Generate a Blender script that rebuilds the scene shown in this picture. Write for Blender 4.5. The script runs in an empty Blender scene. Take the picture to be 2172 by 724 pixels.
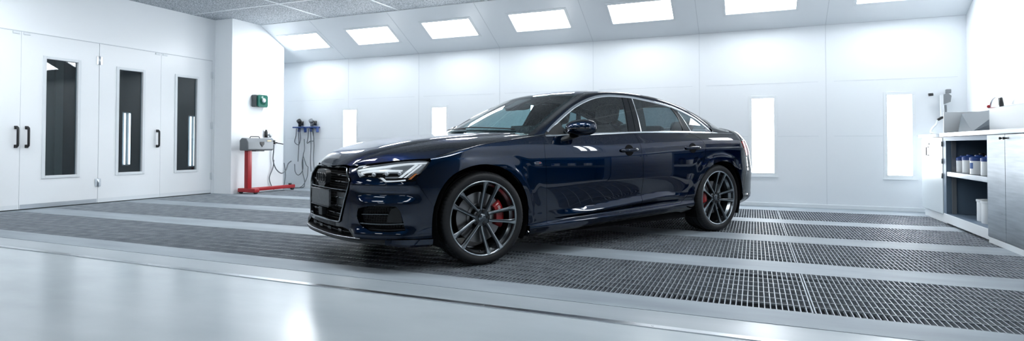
import numpy as np, math
# ---------------------------------------------------------------- body surface (car frame: x rearwards, y right, z up; w = half width)
def pchip(xs, ys, x):
    xs=np.asarray(xs,float); ys=np.asarray(ys,float); x=np.asarray(x,float)
    h=np.diff(xs); dl=np.diff(ys)/h
    m=np.zeros(len(xs)); 
    for i in range(1,len(xs)-1):
        if dl[i-1]*dl[i]>0:
            w1=2*h[i]+h[i-1]; w2=h[i]+2*h[i-1]; m[i]=(w1+w2)/(w1/dl[i-1]+w2/dl[i])
    m[0]=dl[0]; m[-1]=dl[-1]
    k=np.clip(np.searchsorted(xs,x)-1,0,len(xs)-2); t=(x-xs[k])/h[k]
    lo=x<xs[0]; hi=x>xs[-1]
    t2=t*t; t3=t2*t
    r=(2*t3-3*t2+1)*ys[k]+(t3-2*t2+t)*h[k]*m[k]+(-2*t3+3*t2)*ys[k+1]+(t3-t2)*h[k]*m[k+1]
    r=np.where(lo,ys[0]+m[0]*(x-xs[0]),r); r=np.where(hi,ys[-1]+m[-1]*(x-xs[-1]),r)
    return r
def pchip_rows(Z, D, z):
    """per-row pchip: Z,D (N,K), z (N,)"""
    n,k=Z.shape; h=np.diff(Z,axis=1); dl=np.diff(D,axis=1)/h
    m=np.zeros_like(Z); a=dl[:,:-1]; b=dl[:,1:]; w1=2*h[:,1:]+h[:,:-1]; w2=h[:,1:]+2*h[:,:-1]
    ok=a*b>1e-12
    m[:,1:-1]=np.where(ok,(w1+w2)/(w1/np.where(ok,a,1)+w2/np.where(ok,b,1)),0)
    m[:,0]=dl[:,0]; m[:,-1]=dl[:,-1]
    i=np.clip((z[:,None]>Z).sum(1)-1,0,k-2); r=np.arange(n)
    H=h[r,i]; t=(z-Z[r,i])/H; tc=np.clip(t,0,1); t2=tc*tc; t3=t2*tc
    v=(2*t3-3*t2+1)*D[r,i]+(t3-2*t2+tc)*H*m[r,i]+(-2*t3+3*t2)*D[r,i+1]+(t3-t2)*H*m[r,i+1]
    v+=np.where(t<0,m[r,0]*(z-Z[r,0]),0)+np.where(t>1,m[r,-1]*(z-Z[r,-1]),0)
    return v
def sst(a,b,x):
    t=np.clip((np.asarray(x,float)-a)/(b-a),0,1); return t*t*(3-2*t)
def Tz(x): return pchip([-.6,-.446,-.30,-.118,.2,.5,1.1,1.7,2.24,2.77,3.3,3.9],[.775,.795,.835,.872,.893,.901,.894,.907,.928,.943,.945,.93],x)
def loz(x): return .258+.037*(np.asarray(x,float)-.395)
def knots(x):
    x=np.atleast_1d(np.asarray(x,float)); xc=np.clip(x,0,3.4)
    lo=loz(xc); A=sst(.55,1.25,xc)*(1-sst(1.95,2.4,xc)); T=Tz(x)
    sb=lo+.055+A*(.336+.09*(xc-1.183)-lo-.055); st=lo+.10+A*(.374+.083*(xc-.961)-lo-.10)
    o=np.ones_like(x)
    Z=np.stack([lo-.13,lo-.08,lo-.045,lo-.018,lo+.02,sb,st-.012,st,st+.016,.63*o,.73*o,T-.055,T,T+.025,T+.06,T+.12,T+.25],1)
    rr=sst(1.6,2.8,xc)
    mid=sst(.3,1.1,xc)*(1-sst(2.2,2.6,xc))
    D=np.stack([.16*o,.06*o,.024*o,.012*o,.02+.016*mid,.018-.009*A,.017+.008*A,.017+.013*A,.0163+.0115*A,.004*o,.003*o,.0085*o,.015*o,.026+.004*rr,.044+.020*rr,.078+.040*rr,.17+.06*rr],1)
    return Z,D
XR=3.25; NF=2.9; NR=2.3
def Mw(x): return pchip([-1,0,.6,1.5,2.4,2.95,3.25],[.94,.94,.938,.938,.943,.943,.94],x)
def Wmid(x,z):
    x=np.atleast_1d(np.asarray(x,float)); z=np.atleast_1d(np.asarray(z,float)); x,z=np.broadcast_arrays(x,z)
    Z,D=knots(x.ravel()); d=pchip_rows(Z,D,z.ravel()).reshape(x.shape)
    w=Mw(x)-d
    for cx,rr in ((0.,.0),(2.924,.0)):
        r=np.hypot(x-cx,z-.35); w=w+((.0028 if cx==0 else .0006)*(1-sst(.436,.462,r))+.0035*(1-sst(.45,.56,r)))*sst(.2,.35,z)*(1-sst(.74,.86,z))
        w=w-.002*np.exp(-((r-.50)/.05)**2)*sst(.4,.5,z)*(1-sst(.78,.86,z))
    return w
def AX(z): return pchip([.10,.16,.2,.24,.33,.45,.6,.68,.725,.76,.80,.9],[.84,.90,.925,.92,.924,.922,.914,.895,.868,.835,.80,.72],z)
def BX(z): return pchip([.15,.22,.3,.42,.50,.62,.70,.85,.95,1.03,1.1],[.66,.69,.73,.765,.765,.755,.725,.655,.54,.50,.49],z)
def _table(a,b,n,N=4000):
    t=np.linspace(0,np.pi/2,N)**1.0
    c=np.cos(t)**(2/n); s=np.sin(t)**(2/n)
    L=np.concatenate([[0],np.cumsum(np.hypot(np.diff(a*c),np.diff(b*s)))])
    return L,c,s
# front: t=pi/2 at the side (x=0) ; arc length measured from the side forward
_Lf,_cf,_sf=_table(.92,.94,NF); SF=_Lf[-1]
_Lr,_cr,_sr=_table(.74,.94,NR); SR=_Lr[-1]
def side(s,z):
    """surface point for panel coordinate s (= x between the axles, arc length round the corners) and height z"""
    s=np.atleast_1d(np.asarray(s,float)); z=np.atleast_1d(np.asarray(z,float)); s,z=np.broadcast_arrays(s,z)
    x=np.clip(s,0,XR); w=Wmid(x,z)
    f=s<0; r=s>XR
    cf=np.interp(SF+s,_Lf,_cf); sf=np.interp(SF+s,_Lf,_sf)
    cr=np.interp(SR-(s-XR),_Lr,_cr); sr=np.interp(SR-(s-XR),_Lr,_sr)
    xx=np.where(f,-AX(z)*cf,np.where(r,XR+BX(z)*cr,x)); ww=np.where(f,w*sf,np.where(r,w*sr,w))
    return np.stack([xx,-ww,z],-1)
def s_of(x,w,z):
    if 0<=x<=XR: return x
    if x<0:
        c=abs(x)/float(AX(z)); sn=w/float(Wmid(0,z)[0]); t=math.atan2(max(sn,0)**(NF/2),max(c,0)**(NF/2))
        tt=np.linspace(0,np.pi/2,4000); return float(np.interp(t,tt,_Lf))-SF
    c=(x-XR)/float(BX(z)); sn=w/float(Wmid(XR,z)[0]); t=math.atan2(max(sn,0)**(NR/2),max(c,0)**(NR/2))
    tt=np.linspace(0,np.pi/2,4000); return XR+SR-float(np.interp(t,tt,_Lr))
def Whalf(x,z):
    if x<0:
        r=-x/float(AX(z)); return -1 if r>=1 else float(Wmid(0,z)[0])*(1-r**NF)**(1/NF)
    if x>XR:
        r=(x-XR)/float(BX(z)); return -1 if r>=1 else float(Wmid(XR,z)[0])*(1-r**NR)**(1/NR)
    return float(Wmid(x,z)[0])
# ---------------------------------------------------------------- side glass
def g0(x): return pchip([.4,.9,1.3,1.8,2.4,2.8,3.2,3.6],[.822,.872,.890,.896,.882,.862,.83,.79],x)
def G(x,z):
    h=np.asarray(z,float)-.93; return g0(x)-.38*h-.28*h*np.abs(h)
def glass(x,z):
    x=np.atleast_1d(np.asarray(x,float)); z=np.atleast_1d(np.asarray(z,float)); return np.stack([x,-G(x,z),z],-1)
# ---------------------------------------------------------------- hood
KX=[-.90,-.842,-.785,-.734,-.615,-.46,-.254,-.07,.23,.543,.70]
KW=[.33,.375,.42,.45,.53,.57,.60,.62,.65,.69,.70]
KZ=[.69,.742,.786,.815,.860,.895,.931,.950,.974,.996,1.006]
EX=[-.90,-.842,-.817,-.72,-.61,-.477,-.40,-.2,.2,.5,.70]
EW=[.28,.40,.423,.613,.749,.849,.866,.862,.83,.778,.745]
EZ=[.67,.733,.744,.771,.79,.800,.815,.866,.927,.970,.992]
CX=[-.95,-.90,-.87,-.82,-.75,-.6,-.4,-.2,0,.3,.6]
CZ=[.67,.724,.748,.79,.836,.888,.935,.963,.984,1.008,1.022]
def hood(x,w):
    x=np.asarray(x,float); w=np.abs(np.asarray(w,float))
    wk=pchip(KX,KW,x); zk=pchip(KX,KZ,x); we=pchip(EX,EW,x); ze=pchip(EX,EZ,x); zc=pchip(CX,CZ,x)
    we=np.maximum(we,wk+.03)
    t=w/wk; zi=zc+(zk-zc)*(.12*t**2+.88*np.minimum(t,1.2)**8)
    u=(w-wk)/(we-wk); dz=ze-zk
    zo=zk+dz*(1.0*u+.35*u*(1-u)*0+0.30*(u*u-u))   # starts gently, rolls over
    return np.where(t<=1,zi,zo)
def hoodp(x,w):
    x=np.atleast_1d(np.asarray(x,float)); w=np.atleast_1d(np.asarray(w,float)); return np.stack([x,-w,hood(x,w)],-1)
# ---------------------------------------------------------------- roof edge and centre line (rows correspond)
EDGE=np.array([(.56,.735,1.000),(.652,.715,1.052),(.748,.692,1.107),(.930,.650,1.214),(1.118,.614,1.312),(1.232,.597,1.368),(1.45,.590,1.408),(1.80,.588,1.422),(2.20,.590,1.402),(2.52,.600,1.348),(2.80,.618,1.272),(3.06,.640,1.185),(3.30,.662,1.09),(3.48,.655,1.066),(3.62,.60,1.048)])
MID=np.array([(.34,1.018),(.45,1.074),(.565,1.132),(.78,1.238),(1.0,1.336),(1.13,1.390),(1.40,1.438),(1.80,1.457),(2.22,1.440),(2.60,1.385),(2.92,1.295),(3.20,1.20),(3.42,1.11),(3.60,1.09),(3.76,1.066)])
def crow(t):
    """edge point (x,w,z) and centre point (x,z) at row parameter t"""
    i=np.arange(len(EDGE)); return np.stack([pchip(i,EDGE[:,k],t) for k in range(3)],-1), np.stack([pchip(i,MID[:,k],t) for k in range(2)],-1)
def canopy(t,u):
    t=np.atleast_1d(np.asarray(t,float)); u=np.atleast_1d(np.asarray(u,float)); t,u=np.broadcast_arrays(t,u)
    e,m=crow(t); k=1-np.abs(u)**2.2
    return np.stack([e[...,0]+(m[...,0]-e[...,0])*k, -e[...,1]*u, e[...,2]+(m[...,1]-e[...,2])*k],-1)
UX=[.627,.722,.819,.92,1.044,1.181,1.286,1.408,1.536,1.607,1.802,1.997,2.2,2.407,2.605,2.751,2.84,2.93,2.965]
UZ=[.986,1.059,1.123,1.183,1.249,1.304,1.338,1.365,1.379,1.382,1.380,1.364,1.340,1.305,1.247,1.187,1.128,1.064,1.034]
def upper(x): 
    z=pchip(UX,UZ,x); return np.stack([x,-G(x,z),z],-1)
def edge_at(x):
    x=np.asarray(x,float); return np.stack([x,-pchip(EDGE[:,0],EDGE[:,1],x),pchip(EDGE[:,0],EDGE[:,2],x)],-1)
BLX=[.60,.744,1.40,1.714,2.573,2.953,3.3,3.8]
BLZ=[.968,.975,.998,1.012,1.027,1.031,1.028,1.01]
def beltlow(x): return pchip(BLX,BLZ,x)
def belttop(x): return pchip([.63,.837,1.169,1.409,1.721,2.11,2.581,2.96],[.986,.993,1.008,1.016,1.026,1.037,1.041,1.036],x)
import bpy, bmesh, random
from mathutils import Vector, Matrix
from mathutils.geometry import delaunay_2d_cdt
SC=bpy.context.scene; COL=SC.collection; PI=math.pi
random.seed(4)
# ---------------------------------------------------------------- materials
def mat(name,base,rough=.5,metal=0.,**k):
    m=bpy.data.materials.new(name); m.use_nodes=True
    b=m.node_tree.nodes['Principled BSDF']
    b.inputs['Base Color'].default_value=(*base,1); b.inputs['Roughness'].default_value=rough; b.inputs['Metallic'].default_value=metal
    for kk,v in k.items(): b.inputs[kk.replace('_',' ')].default_value=v
    return m
def nodes(m): return m.node_tree.nodes, m.node_tree.links, m.node_tree.nodes['Principled BSDF']
def noisy(m,scale,c0,c1,stretch=(1,1,1),rough=None,bump=0,detail=6,lo=.3,hi=.7):
    n,l,b=nodes(m); tc=n.new('ShaderNodeTexCoord'); mp=n.new('ShaderNodeMapping'); mp.inputs['Scale'].default_value=stretch
    nz=n.new('ShaderNodeTexNoise'); nz.inputs['Scale'].default_value=scale; nz.inputs['Detail'].default_value=detail
    l.new(tc.outputs['Object'],mp.inputs['Vector']); l.new(mp.outputs['Vector'],nz.inputs['Vector'])
    r=n.new('ShaderNodeValToRGB'); r.color_ramp.elements[0].position=lo; r.color_ramp.elements[1].position=hi
    r.color_ramp.elements[0].color=(*c0,1); r.color_ramp.elements[1].color=(*c1,1)
    l.new(nz.outputs['Fac'],r.inputs['Fac']); l.new(r.outputs['Color'],b.inputs['Base Color'])
    if rough:
        q=n.new('ShaderNodeMapRange'); q.inputs['To Min'].default_value=rough[0]; q.inputs['To Max'].default_value=rough[1]
        l.new(nz.outputs['Fac'],q.inputs['Value']); l.new(q.outputs['Result'],b.inputs['Roughness'])
    if bump:
        bp=n.new('ShaderNodeBump'); bp.inputs['Strength'].default_value=bump; bp.inputs['Distance'].default_value=.01
        l.new(nz.outputs['Fac'],bp.inputs['Height']); l.new(bp.outputs['Normal'],b.inputs['Normal'])
    return m
def emit(name,col,s):
    m=mat(name,(.8,.8,.8),.4); b=nodes(m)[2]; b.inputs['Emission Color'].default_value=(*col,1); b.inputs['Emission Strength'].default_value=s; return m
def glassmat(name,tint,ior=1.5,rough=0.0,boost=0.0):
    m=bpy.data.materials.new(name); m.use_nodes=True; n=m.node_tree.nodes; l=m.node_tree.links; n.clear()
    o=n.new('ShaderNodeOutputMaterial'); mx=n.new('ShaderNodeMixShader'); t=n.new('ShaderNodeBsdfTransparent'); g=n.new('ShaderNodeBsdfGlossy'); f=n.new('ShaderNodeFresnel')
    t.inputs['Color'].default_value=(*tint,1); g.inputs['Roughness'].default_value=rough; f.inputs['IOR'].default_value=ior
    ge=n.new('ShaderNodeNewGeometry'); io=n.new('ShaderNodeMath'); io.operation='MULTIPLY_ADD'; io.inputs[1].default_value=1/ior-ior; io.inputs[2].default_value=ior; l.new(ge.outputs['Backfacing'],io.inputs[0]); l.new(io.outputs[0],f.inputs['IOR'])
    if boost:
        a=n.new('ShaderNodeMath'); a.operation='ADD'; a.inputs[1].default_value=boost; a.use_clamp=True; l.new(f.outputs[0],a.inputs[0]); l.new(a.outputs[0],mx.inputs[0])
    else: l.new(f.outputs[0],mx.inputs[0])
    l.new(t.outputs[0],mx.inputs[1]); l.new(g.outputs[0],mx.inputs[2]); l.new(mx.outputs[0],o.inputs[0]); return m
M={}
M['paint']=mat('navy_metallic_paint',(.0006,.0100,.034),.36,1.0,Specular_Tint=(.02,.07,.22,1),Coat_Weight=1.0,Coat_Roughness=.012,Coat_IOR=1.62)
M['gloss_black']=mat('gloss_black',(.006,.007,.009),.08,0,Specular_IOR_Level=.6)
M['satin_black']=mat('satin_black',(.010,.011,.013),.38)
M['matt_black']=mat('matt_black',(.004,.004,.005),.8,0,Specular_IOR_Level=.15)
M['chrome']=mat('satin_chrome',(.82,.85,.88),.16,1)
M['dark_chrome']=mat('dark_chrome',(.20,.22,.24),.16,1)
M['rubber']=mat('tyre_rubber',(.012,.013,.015),.55,0,Specular_IOR_Level=.35)
M['gunmetal']=mat('gunmetal_alloy',(.085,.095,.105),.27,.9)
M['machined']=mat('machined_alloy',(.46,.50,.53),.24,1)
M['rotor']=mat('brake_steel',(.30,.30,.305),.34,1)
M['red']=mat('caliper_red',(.30,.006,.008),.3,0,Coat_Weight=.5)
M['white_mark']=mat('white_mark',(.75,.75,.75),.5)
M['wglass']=glassmat('windscreen_glass',(.60,.80,.82),1.52,0,.05)
M['sglass']=glassmat('side_glass_tint',(.46,.63,.66),1.52,0,.11)
M['rglass']=glassmat('rear_glass_tint',(.36,.47,.50),1.52,0,.10)
M['lens']=glassmat('headlight_lens',(.94,.96,.97),1.45)
M['hl_white']=mat('lamp_white',(.80,.83,.86),.18,0,Emission_Color=(.9,.96,1,1),Emission_Strength=.10)
M['hl_dark']=mat('lamp_dark',(.26,.28,.30),.3,.2)
M['hl_grey']=mat('lamp_grey',(.48,.50,.53),.25,.5)
M['amber']=mat('amber_plastic',(.75,.24,.07),.3)
M['tail']=mat('tail_red',(.45,.02,.02),.12,0,Coat_Weight=1.0)
M['trim_in']=mat('interior_black',(.016,.018,.02),.6)
M['leather']=mat('dark_leather',(.022,.024,.028),.42)
M['plate']=noisy(mat('plate_grey',(.06,.065,.07),.35),60,(.045,.05,.055),(.085,.09,.097))
M['mesh_black']=mat('grille_mesh',(.006,.006,.007),.45)
M['mirror']=mat('mirror_silver',(.85,.87,.88),.03,1)
# ---------------------------------------------------------------- objects
def put(o,parent=None):
    COL.objects.link(o)
    if parent: o.parent=parent
    return o
def thing(name,label,cat,loc=(0,0,0),rotz=0,group=None):
    o=bpy.data.objects.new(name,None); put(o); o.location=loc; o.rotation_euler=(0,0,rotz); o.empty_display_size=.1
    return tag(o,label,cat,group)
def tag(o,label=None,cat=None,group=None,kind=None):
    for k,v in (('label',label),('category',cat),('group',group),('kind',kind)):
        if v: o[k]=v
    return o
def mobj(name,verts,faces,m,parent=None,normals=None,smooth=True,mats=None,midx=None):
    me=bpy.data.meshes.new(name); me.from_pydata([tuple(map(float,v)) for v in verts],[],[tuple(map(int,f)) for f in faces])
    for mm in (mats or [m]): me.materials.append(mm)
    if midx is not None: me.polygons.foreach_set('material_index',list(midx))
    if smooth: me.polygons.foreach_set('use_smooth',[True]*len(me.polygons))
    me.update()
    if normals is not None: me.normals_split_custom_set_from_vertices([tuple(map(float,n)) for n in normals])
    return put(bpy.data.objects.new(name,me),parent)
class MB:
    """collects simple solids into one mesh (flat shaded unless a face is marked smooth)"""
    def __init__(s): s.v=[]; s.f=[]; s.sm=[]
    def add(s,v,f,sm=False):
        b=len(s.v); s.v+= [tuple(map(float,p)) for p in v]; s.f+=[tuple(b+i for i in q) for q in f]; s.sm+=[sm]*len(f); return s
    def box(s,x0,x1,y0,y1,z0,z1,bev=0):
        x0,x1=min(x0,x1),max(x0,x1); y0,y1=min(y0,y1),max(y0,y1); z0,z1=min(z0,z1),max(z0,z1)
        if bev<=0:
            v=[(x,y,z) for x in (x0,x1) for y in (y0,y1) for z in (z0,z1)]
            return s.add(v,[(0,1,3,2),(4,6,7,5),(0,4,5,1),(2,3,7,6),(0,2,6,4),(1,5,7,3)])
        bm=bmesh.new(); bmesh.ops.create_cube(bm,size=1)
        for q in bm.verts: q.co=Vector(((x0+x1)/2+q.co.x*(x1-x0),(y0+y1)/2+q.co.y*(y1-y0),(z0+z1)/2+q.co.z*(z1-z0)))
        bmesh.ops.bevel(bm,geom=bm.edges[:],offset=bev,segments=2,profile=.5,affect='EDGES')
        bm.verts.index_update(); s.add([q.co for q in bm.verts],[[q.index for q in f.verts] for f in bm.faces]); bm.free(); return s
    def bar(s,a,b,w,h,up=(0,0,1)):
        a=Vector(a); b=Vector(b); d=(b-a).normalized(); r=d.cross(Vector(up))
        if r.length<1e-4: r=d.cross(Vector((1,0,0)))
        r.normalize(); u=r.cross(d); v=[]
        for p in (a,b):
            for i,j in ((-1,-1),(1,-1),(1,1),(-1,1)): v.append(p+r*i*w/2+u*j*h/2)
        return s.add(v,[(3,2,1,0),(4,5,6,7),(0,1,5,4),(1,2,6,5),(2,3,7,6),(3,0,4,7)])
    def tube(s,pts,r,n=10,cap=True,closed=False):
        P=[Vector(p) for p in pts]; N=len(P); R=r if hasattr(r,'__len__') else [r]*N; v=[]; up=None
        for i,p in enumerate(P):
            a=P[(i-1)%N] if (i>0 or closed) else p; b=P[(i+1)%N] if (i<N-1 or closed) else p
            d=(b-a); d=d.normalized() if d.length>1e-9 else Vector((0,0,1))
            if up is None:
                up=d.orthogonal().normalized()
            up=(up-d*up.dot(d)); up=up.normalized() if up.length>1e-6 else d.orthogonal().normalized(); q=d.cross(up)
            v+=[p+(up*math.cos(2*PI*k/n)+q*math.sin(2*PI*k/n))*R[i] for k in range(n)]
        f=[]; L=N if closed else N-1
        for i in range(L):
            j=(i+1)%N
            for k in range(n): f.append((i*n+k,i*n+(k+1)%n,j*n+(k+1)%n,j*n+k))
        s.add(v,f,True)
        if cap and not closed:
            s.add(v[:n],[tuple(range(n))[::-1]]); s.add(v[-n:],[tuple(range(n))])
        return s
    def cyl(s,a,b,r,n=20,r2=None): return s.tube([a,b],[r,r if r2 is None else r2],n)
    def lathe(s,prof,n=48,M4=None,sm=True,close=False):
        """prof: (radius, axial) about local z, M4 places it"""
        v=[];m=len(prof)
        for k in range(n):
            c,q=math.cos(2*PI*k/n),math.sin(2*PI*k/n)
            v+=[Vector((r*c,r*q,h)) for r,h in prof]
        if M4 is not None: v=[M4@p for p in v]
        f=[]
        for k in range(n):
            j=(k+1)%n
            for i in range(m-1 if not close else m):
                i2=(i+1)%m; f.append((k*m+i,j*m+i,j*m+i2,k*m+i2))
        return s.add(v,f,sm)
    def prism(s,poly,h0,h1,M4=None,sm=False):
        n=len(poly); v=[Vector((x,y,h0)) for x,y in poly]+[Vector((x,y,h1)) for x,y in poly]
        if M4 is not None: v=[M4@p for p in v]
        f=[tuple(range(n))[::-1],tuple(range(n,2*n))]+[(i,(i+1)%n,n+(i+1)%n,n+i) for i in range(n)]
        return s.add(v,f,sm)
    def grid(s,rows,closed_u=False,sm=True):
        n=len(rows[0]); v=[p for r in rows for p in r]; f=[]
        for i in range(len(rows)-1):
            for k in range(n if closed_u else n-1): f.append((i*n+k,i*n+(k+1)%n,(i+1)*n+(k+1)%n,(i+1)*n+k))
        return s.add(v,f,sm)
    def ball(s,c,r,sc=(1,1,1),n=20,e=1.0):
        c=Vector(c); rows=[]
        sg=lambda a,p: math.copysign(abs(a)**p,a)
        for i in range(n//2+1):
            t=PI*i/(n//2); rows.append([c+Vector((sg(math.sin(t),e)*sg(math.cos(2*PI*k/n),e)*r*sc[0],sg(math.sin(t),e)*sg(math.sin(2*PI*k/n),e)*r*sc[1],sg(math.cos(t),e)*r*sc[2])) for k in range(n)])
        return s.grid(rows,True)
    def build(s,name,m,parent=None,auto=None,fix=True):
        me=bpy.data.meshes.new(name); me.from_pydata(s.v,[],s.f); me.materials.append(m)
        me.polygons.foreach_set('use_smooth',s.sm)
        if fix:
            bm=bmesh.new(); bm.from_mesh(me); bmesh.ops.remove_doubles(bm,verts=bm.verts,dist=1e-6); bmesh.ops.recalc_face_normals(bm,faces=bm.faces); bm.to_mesh(me); bm.free()
        if auto: 
            me.polygons.foreach_set('use_smooth',[True]*len(me.polygons)); me.set_sharp_from_angle(angle=math.radians(auto))
        me.update(); return put(bpy.data.objects.new(name,me),parent)
# ---------------------------------------------------------------- trimmed surface panels
def spl(pts,step=.02):
    """smooth open curve through pts (Catmull-Rom), resampled"""
    p=[np.array(q,float) for q in pts]
    if len(p)==2:
        n=max(1,int(np.linalg.norm(p[1]-p[0])/step)); return [p[0]+(p[1]-p[0])*i/n for i in range(n+1)]
    e=[2*p[0]-p[1]]+p+[2*p[-1]-p[-2]]; out=[]
    for i in range(1,len(e)-2):
        a,b,c,d=e[i-1:i+3]; n=max(1,int(np.linalg.norm(c-b)/step))
        # centripetal
        t0=0; t1=t0+max(np.linalg.norm(b-a),1e-6)**.5; t2=t1+max(np.linalg.norm(c-b),1e-6)**.5; t3=t2+max(np.linalg.norm(d-c),1e-6)**.5
        for k in range(n):
            t=t1+(t2-t1)*k/n
            A1=(t1-t)/(t1-t0)*a+(t-t0)/(t1-t0)*b; A2=(t2-t)/(t2-t1)*b+(t-t1)/(t2-t1)*c; A3=(t3-t)/(t3-t2)*c+(t-t2)/(t3-t2)*d
            B1=(t2-t)/(t2-t0)*A1+(t-t0)/(t2-t0)*A2; B2=(t3-t)/(t3-t1)*A2+(t-t1)/(t3-t1)*A3
            out.append((t2-t)/(t2-t1)*B1+(t-t1)/(t2-t1)*B2)
    return out+[p[-1]]
def loop(*segs,step=.02):
    out=[]
    for s in segs:
        q=spl(s,step)
        if out and np.linalg.norm(out[-1]-q[0])<1e-6: q=q[1:]
        out+=q
    if np.linalg.norm(out[0]-out[-1])<1e-6: out.pop()
    return [tuple(p) for p in out]
def area(p): 
    q=np.array(p); x,y=q[:,0],q[:,1]; return .5*np.sum(x*np.roll(y,-1)-y*np.roll(x,-1))
def shrink(poly,d):
    p=np.array(poly); 
    if area(poly)<0: p=p[::-1]
    a=np.roll(p,1,0); b=np.roll(p,-1,0)
    def nrm(v): return v/np.maximum(np.linalg.norm(v,axis=1,keepdims=True),1e-9)
    e1=nrm(p-a); e2=nrm(b-p); n1=np.stack([-e1[:,1],e1[:,0]],1); n2=np.stack([-e2[:,1],e2[:,0]],1)
    n=n1+n2; l=np.maximum((n*n1).sum(1,keepdims=True),.6); return [tuple(q) for q in p+n/l*d]
def inpoly(P,poly):
    q=np.array(poly); x,y=P[:,0],P[:,1]; c=np.zeros(len(P),bool); n=len(q)
    for i in range(n):
        x1,y1=q[i]; x2,y2=q[(i+1)%n]
        if y1==y2: continue
        k=((y1>y)!=(y2>y))&(x<(x2-x1)*(y-y1)/(y2-y1)+x1); c^=k
    return c
def segdist(P,poly):
    q=np.array(poly); d=np.full(len(P),9.)
    for i in range(len(q)):
        a=q[i]; b=q[(i+1)%len(q)]; ab=b-a; t=np.clip(((P-a)@ab)/max(ab@ab,1e-12),0,1); d=np.minimum(d,np.linalg.norm(P-a-t[:,None]*ab,axis=1))
    return d
def panel(name,polys,f,m,parent,step=.028,gap=.0018,flange=.014,off=0.,holes=(),sgn=1,hole_flange=.03,mid=False,asp=1.0):
    """trim the surface f(u,v)->(x,y,z) with polygon(s) in (u,v); smooth analytic normals, folded rim. sgn=-1 mirrors to the car's other side"""
    if not isinstance(polys[0][0],(tuple,list,np.ndarray)): polys=[polys]
    V=[];F=[];Nn=[]
    for poly in polys:
        poly=shrink(poly,gap) if gap else (poly if area(poly)>0 else poly[::-1])
        hs=[list(h) for h in holes]
        q=np.array(poly); lo=q.min(0); hi=q.max(0)
        gx=np.arange(lo[0]+step*.5,hi[0],step*asp); gy=np.arange(lo[1]+step*.37,hi[1],step)
        P=np.array([(x,y) for x in gx for y in gy]) if len(gx) and len(gy) else np.zeros((0,2))
        if len(P):
            k=inpoly(P,poly)&(segdist(P,poly)>step*.42)
            for h in hs: k&=~inpoly(P,h)&(segdist(P,h)>step*.42)
            P=P[k]
        vs=[Vector(p) for p in poly]; ed=[(i,(i+1)%len(poly)) for i in range(len(poly))]
        for h in hs:
            b=len(vs); vs+=[Vector(p) for p in h]; ed+=[(b+i,b+(i+1)%len(h)) for i in range(len(h))]
        vs+=[Vector(p) for p in P]
        ov,oe,of,_,_,_=delaunay_2d_cdt(vs,ed,[],0,1e-7)
        uv=np.array([tuple(p) for p in ov]); tri=np.array([t for t in of if len(t)==3])
        cen=uv[tri].mean(1); k=inpoly(cen,poly)
        for h in hs: k&=~inpoly(cen,h)
        tri=tri[k]
        h=2e-3; X=f(uv[:,0],uv[:,1]); du=f(uv[:,0]+h,uv[:,1])-f(uv[:,0]-h,uv[:,1]); dv=f(uv[:,0],uv[:,1]+h)-f(uv[:,0],uv[:,1]-h)
        N=np.cross(du,dv); N/=np.maximum(np.linalg.norm(N,axis=1,keepdims=True),1e-12)
        # outward = away from the car's inside point
        ref=X-np.array([1.5,0,.55]); sg=np.sign((N*ref).sum(1).mean()); N*=sg
        X=X+N*off
        a=X[tri[:,0]];fn=np.cross(X[tri[:,1]]-a,X[tri[:,2]]-a); flip=(fn*N[tri[:,0]]).sum(1)<0
        tri[flip]=tri[flip][:,::-1]
        b=len(V); V+=list(X); Nn+=list(N); F+=[tuple(b+t) for t in tri]
        if flange:
            cnt={}
            for t in tri:
                for i in range(3):
                    e=(t[i],t[(i+1)%3]); cnt[e]=cnt.get(e,0)+1
            bd=[e for e in cnt if (e[1],e[0]) not in cnt]
            nh=[np.array(hh) for hh in hs]; mp={}
            for e in bd:
                for i in e:
                    if i in mp: continue
                    fl=flange
                    for hh in nh:
                        if np.min(np.linalg.norm(hh-uv[i],axis=1))<1e-5: fl=hole_flange
                    mp[i]=len(V); V.append(X[i]); Nn.append(None); V.append(X[i]-N[i]*fl); Nn.append(None)
            for i,j in bd:
                F.append((mp[j],mp[i],mp[i]+1,mp[j]+1)); d=X[j]-X[i]; n=np.cross(d,N[i]); l=np.linalg.norm(n)
                n=n/l if l>1e-9 else N[i]
                for q in (mp[i],mp[j]):
                    for qq in (q,q+1): Nn[qq]=n if Nn[qq] is None else Nn[qq]+n
    Nn=[n/max(np.linalg.norm(n),1e-9) for n in Nn]; V=np.array(V); Nn=np.array(Nn)
    if mid:   # both halves in one mesh
        V2=V*[1,-1,1]; N2=Nn*[1,-1,1]; b=len(V); F=F+[tuple(b+i for i in t[::-1]) for t in F]; V=np.concatenate([V,V2]); Nn=np.concatenate([Nn,N2])
    if sgn<0: V=V*[1,-1,1]; Nn=Nn*[1,-1,1]; F=[t[::-1] for t in F]
    return mobj(name,V,F,m,parent,Nn)
def sheet(name,rows,m,parent,sgn=1,thick=0,out=None):
    """smooth surface through a grid of points; outward side decided by 'out' (a point inside)"""
    R=np.array(rows,float); n,k=R.shape[:2]
    du=np.gradient(R,axis=0); dv=np.gradient(R,axis=1); N=np.cross(du,dv); N/=np.maximum(np.linalg.norm(N,axis=2,keepdims=True),1e-12)
    ref=R-np.array(out if out is not None else (1.5,0,.6)); fl=(N*ref).sum()<0
    if fl: N=-N
    V=R.reshape(-1,3); NN=N.reshape(-1,3); F=[]
    for i in range(n-1):
        for j in range(k-1):
            q=(i*k+j,(i+1)*k+j,(i+1)*k+j+1,i*k+j+1); F.append(q[::-1] if fl else q)
    if sgn<0: V=V*[1,-1,1]; NN=NN*[1,-1,1]; F=[q[::-1] for q in F]
    return mobj(name,V,F,m,parent,NN)
EXPOSURE=1.8
CAMPOS=[2.639505,-4.346513,0.896580]
CAMR=[0.920642,0.390404,0.001600]
CAMU=[0.005574,-0.017241,0.999836]
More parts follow.
